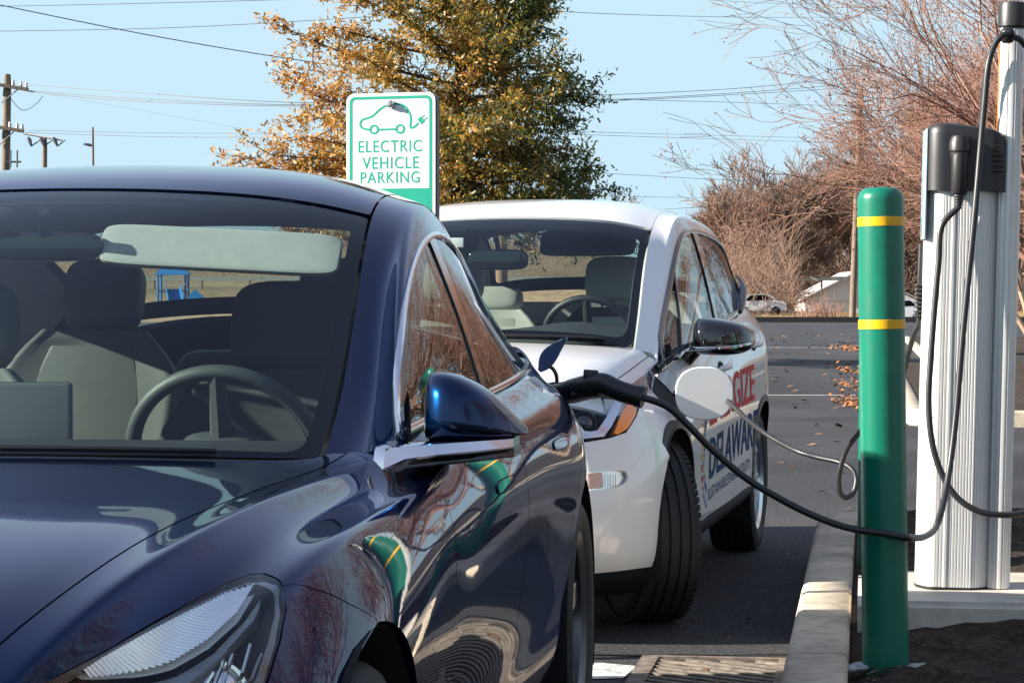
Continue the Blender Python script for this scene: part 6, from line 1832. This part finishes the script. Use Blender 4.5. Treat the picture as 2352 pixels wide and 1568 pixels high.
wire([(1490, 482, 110), (1650, 472, 113), (1960, 440, 143)], .012, 'short wire rising right from the white car roof')
wire([(21, 222, 75), (45, 250, 75), (62, 252, 75), (82, 240, 74.5), (98, 222, 74.2)], .012, 'looped jumper wire hanging from the leftmost pole')

# ------------------------------------------------------------------ house, cars, rail, playground
HY = 214
hs = HY / FPX
a, b_ = at(1838, 700, HY), at(2112, 700, HY)
peak = at(1968, 622, HY); ev_ = at(1838, 688, HY).z; xm = peak.x
zb = ground_z(xm, HY) - .3
hh = empty('house', (xm, HY, zb), 0, 'white gabled house with grey roof beyond the parking lot', 'house')
x0, x1 = a.x - xm + .35, b_.x - xm - .1
dep = 11
W_ = MB().add([(x0, 0, 0), (x1, 0, 0), (x1, 0, ev_ - zb - .12), (0, 0, peak.z - zb - .15), (x0, 0, ev_ - zb - .12), (x0, dep, 0), (x1, dep, 0), (x1, dep, ev_ - zb - .12), (0, dep, peak.z - zb - .15), (x0, dep, ev_ - zb - .12)],
              [(0, 1, 2, 3, 4), (9, 8, 7, 6, 5), (1, 6, 7, 2), (5, 0, 4, 9)])
W_.build('wall', mat("white_siding", (.72, .72, .71), .8, noise=(2, .12)), hh, smooth=False)
MB().box(((x0 + x1) / 2, -.03, (ev_ - zb) - .14), (x1 - x0, .05, .06)).build('siding_band', mat("grey_trim_board", (.35, .4, .45), .8), hh, smooth=False)
zr, ze = peak.z - zb, ev_ - zb
rf = MB()
for sx, ex in ((-1, a.x - xm), (1, b_.x - xm + .2)):
    n = Vector((0, 0, .16))
    q = [Vector((0, -.45, zr)), Vector((ex, -.45, ze)), Vector((ex, dep + .4, ze)), Vector((0, dep + .4, zr))]
    rf.add(q + [p - n for p in q], [(0, 1, 2, 3)[::-sx], (7, 6, 5, 4)[::-sx], (0, 4, 5, 1), (1, 5, 6, 2), (3, 2, 6, 7)])
rf.build('roof', mat("grey_shingles", (.34, .33, .33), .9, noise=(6, .3)), hh, smooth=False)
# distant parked cars (tiny)
def far_car(px, py, Y, wid, col, label):
    q = at(px, py, Y); z = q.z
    e = empty('distant_car', (q.x, Y, z), 0, label, 'car', 'distant parked cars')
    L_ = wid
    sec = [(-.5, .25), (-.5, .5), (-.47, .62), (-.30, .66), (-.18, .95), (.15, 1.0), (.32, .70), (.47, .64), (.5, .5), (.5, .25)]
    rings = [[Vector((x * L_, y, z_ * 1.42)) for x, z_ in sec] for y in (-.85, .85)]
    MB().loft(rings).build('body', mat(label[:12], col, .3, coat=.8), e, auto=30)
    gl = [(-.27, .68), (-.17, .91), (.13, .95), (.27, .72)]
    MB().add([Vector((x * L_, -.862, z_ * 1.42)) for x, z_ in gl], [(0, 1, 2, 3)]).build('window', M['frit'], e, smooth=False)
    for x in (-.3, .3): MB().lathe([(.001, -.1), (.31, -.1), (.31, .1), (.001, .1)], 18, Matrix.Translation((x * L_, -.80, .31)) @ Matrix.Rotation(math.pi / 2, 4, 'X'), cap=False).build('wheel', M['rubber'], e)
far_car(1741, 726, 152, 3.4, (.7, .71, .73), 'silver white car parked beyond the brush, left of the house')
far_car(2072, 741, 146, 2.6, (.7, .72, .75), 'pale car partly hidden behind the green bollard')
# guard rail on the rise
YR = 203
mb = MB()
x = -60.0
gp = empty('guard_rail', (0, YR, 0), 0, 'long pale guard rail along the rise, seen through the car windows', 'guard rail')
zt = at(500, 636, YR).z
mb.box((-22, 0, zt - .14), (100, .06, .32)); mb.build('rail', mat("pale_rail", (.5, .5, .48), .6, .3, noise=(2, .2)), gp, smooth=False)
mb = MB()
for k in range(26):
    MB().box((-70 + k * 4, .08, zt - .75), (.13, .13, 1.35)).build('post', M['greybark'], gp, smooth=False)
# playground tower
PY = 186
kp = PY / FPX
o = at(398, 688, PY)
pg = empty('play_tower', (o.x, PY, o.z - .35), 0, 'blue playground tower with peaked roof seen through the dark car', 'play tower')
pb_ = mat("blue_play_plastic", (.02, .16, .42), .4); py_ = mat("yellow_play_plastic", (.75, .42, .08), .4)
MB().add([(-1.35, -1.1, 2.25), (1.35, -1.1, 2.25), (1.35, 1.1, 2.25), (-1.35, 1.1, 2.25), (-.55, 0, 3.05), (.55, 0, 3.05)], [(0, 1, 5, 4), (1, 2, 5), (2, 3, 4, 5), (3, 0, 4), (3, 2, 1, 0)]).build('roof', pb_, pg, smooth=False)
for sx in (-1, 1):
    for sy in (-1, 1): MB().tube([(sx * 1.05, sy * .85, 0), (sx * 1.05, sy * .85, 2.3)], .09, 8).build('post', pb_, pg)
MB().box((0, 0, 1.0), (2.1, 1.7, .12)).build('deck', pb_, pg, smooth=False)
MB().loft([[Vector((x_ + dx, -.85 - t * 1.6, 1.15 - t * 1.05 + dz_)) for dx, dz_ in ((-.55, .5), (-.5, 0), (.5, 0), (.55, .5), (.6, .5), (.55, -.1), (-.55, -.1), (-.6, .5))] for t, x_ in ((0, .1), (.4, .25), (.8, .45), (1, .55))]).build('slide', pb_, pg, smooth=False)
MB().pillow((2.0, -.6, .35), (.9, .9, .8), .8, .7).build('climber', py_, pg)
q = at(455, 686, 184)
pc = empty('play_tent', (q.x, 184, q.z - .3), 0, 'small blue and yellow playground piece right of the blue tower', 'play piece')
MB().add([(-.8, -.6, .35), (.8, -.6, .1), (.8, .6, .1), (-.8, .6, .35), (-.25, 0, 1.05)], [(0, 1, 4), (1, 2, 4), (2, 3, 4), (3, 0, 4)]).build('cover', pb_, pc, smooth=False)
MB().box((.4, -.3, .1), (1.3, .9, .4), bev=.05).build('base', py_, pc)

# ------------------------------------------------------------------ mulch islands of the far lot, leaves
def island(path, name):
    kerb(name, path, .16, .15, M['concrete'])
def edge(b, x0): return (x0 + .147 * (b - 22.4), b)
isl = [(16, 22.2), (9, 22.25), (5.2, 22.3), (4.3, 22.32), (3.95, 22.42), (3.74, 22.7)] + [edge(b, 3.66) for b in (23.2, 26, 30, 34, 38, 41)]
island(isl, 'island_kerb')
v = [(p[0] + .08, p[1] + .08, .14) for p in isl] + [(20, 41, .15), (20, 22.3, .15)]
tag(mesh_obj('mulch_island', v, [tuple(range(len(v)))[::-1]], M['mulch'], smooth=False), kind='structure')
isl = [(24, 45.6), (12, 45.6), (9.2, 45.65), (8.3, 45.8), (8.0, 46.3)] + [edge(b, 4.4) for b in (48, 54, 62, 72)]
island(isl, 'island_kerb')
v = [(p[0] + .08, p[1] + .08, .14) for p in isl] + [(30, 72, .15), (30, 45.8, .15)]
tag(mesh_obj('mulch_island', v, [tuple(range(len(v)))[::-1]], M['mulch'], smooth=False), kind='structure')
def leafpatch(name, n, c, sx_, sy_, size, m, seed):
    r = random.Random(seed); mb = MB()
    for _ in range(n):
        x, y = c[0] + r.gauss(0, sx_), c[1] + r.gauss(0, sy_)
        s_ = size * r.uniform(.6, 1.3); a = r.uniform(0, 6.28); tl_ = r.uniform(-.7, .7)
        u = Vector((math.cos(a), math.sin(a), tl_)); w = Vector((-math.sin(a), math.cos(a), r.uniform(-.6, .6)))
        z = c[2] + abs(r.gauss(0, .02)) * (1 if len(c) < 4 else c[3])
        p = Vector((x, y, z + s_ * .3))
        mb.add([p - u * s_, p - u * s_ * .2 + w * s_ * .5, p + u * s_ * .9, p - u * s_ * .1 - w * s_ * .5], [(0, 1, 2, 3)])
    return tag(mb.build(name, m, smooth=False), kind='stuff')
for k, (px, py, n, sx_, sy_) in enumerate(((1958, 805, 160, .25, 2.2), (1960, 935, 170, .12, 1.0), (1950, 890, 70, .12, 1.4), (1965, 860, 110, .10, 2.0))):
    Y = CAM_H / ((py - 695) / FPX); x = (px - 1176) / FPX * Y
    leafpatch('fallen_leaves', n, (x, Y, .0, 3), sx_ * .6, sy_ * .7, .022 + .0005 * Y, M['leafo'], 60 + k)
p_ = K(3.0, 5.0)
leafpatch('leaf_drift', 1400, (p_.x, p_.y, .17, 1), .42, 1.0, .03, M['leafo'], 90)
rl = random.Random(3)
mb = MB()
for _ in range(90):
    Y = rl.uniform(13, 90); x = (rl.uniform(1770, 1960) - 1176) / FPX * Y
    s_ = .035 + .0005 * Y; a = rl.uniform(0, 6.28)
    u = Vector((math.cos(a), math.sin(a), rl.uniform(0, .5))) * s_; w = Vector((-math.sin(a), math.cos(a), .3)) * s_ * .5
    p = Vector((x, Y, .015)); mb.add([p - u, p + w, p + u, p - w], [(0, 1, 2, 3)])
tag(mb.build('scattered_leaves', M['leafb'], smooth=False), kind='stuff')
mb = MB()
for _ in range(60):
    b_ = rl.uniform(6.5, 11.5); a_ = rl.choice([rl.uniform(-.35, -.02), rl.uniform(.0, .17), rl.uniform(.2, .5)])
    p = K(a_, b_, (.153 if a_ > 0 else .003) + .006)
    s_ = rl.uniform(.008, .02); a = rl.uniform(0, 6.28)
    u = Vector((math.cos(a), math.sin(a), rl.uniform(0, .5))) * s_; w = Vector((-math.sin(a), math.cos(a), .3)) * s_ * .5
    mb.add([p - u, p + w, p + u, p - w], [(0, 1, 2, 3)])
tag(mb.build('leaf_litter', M['leafb'], smooth=False), kind='stuff')
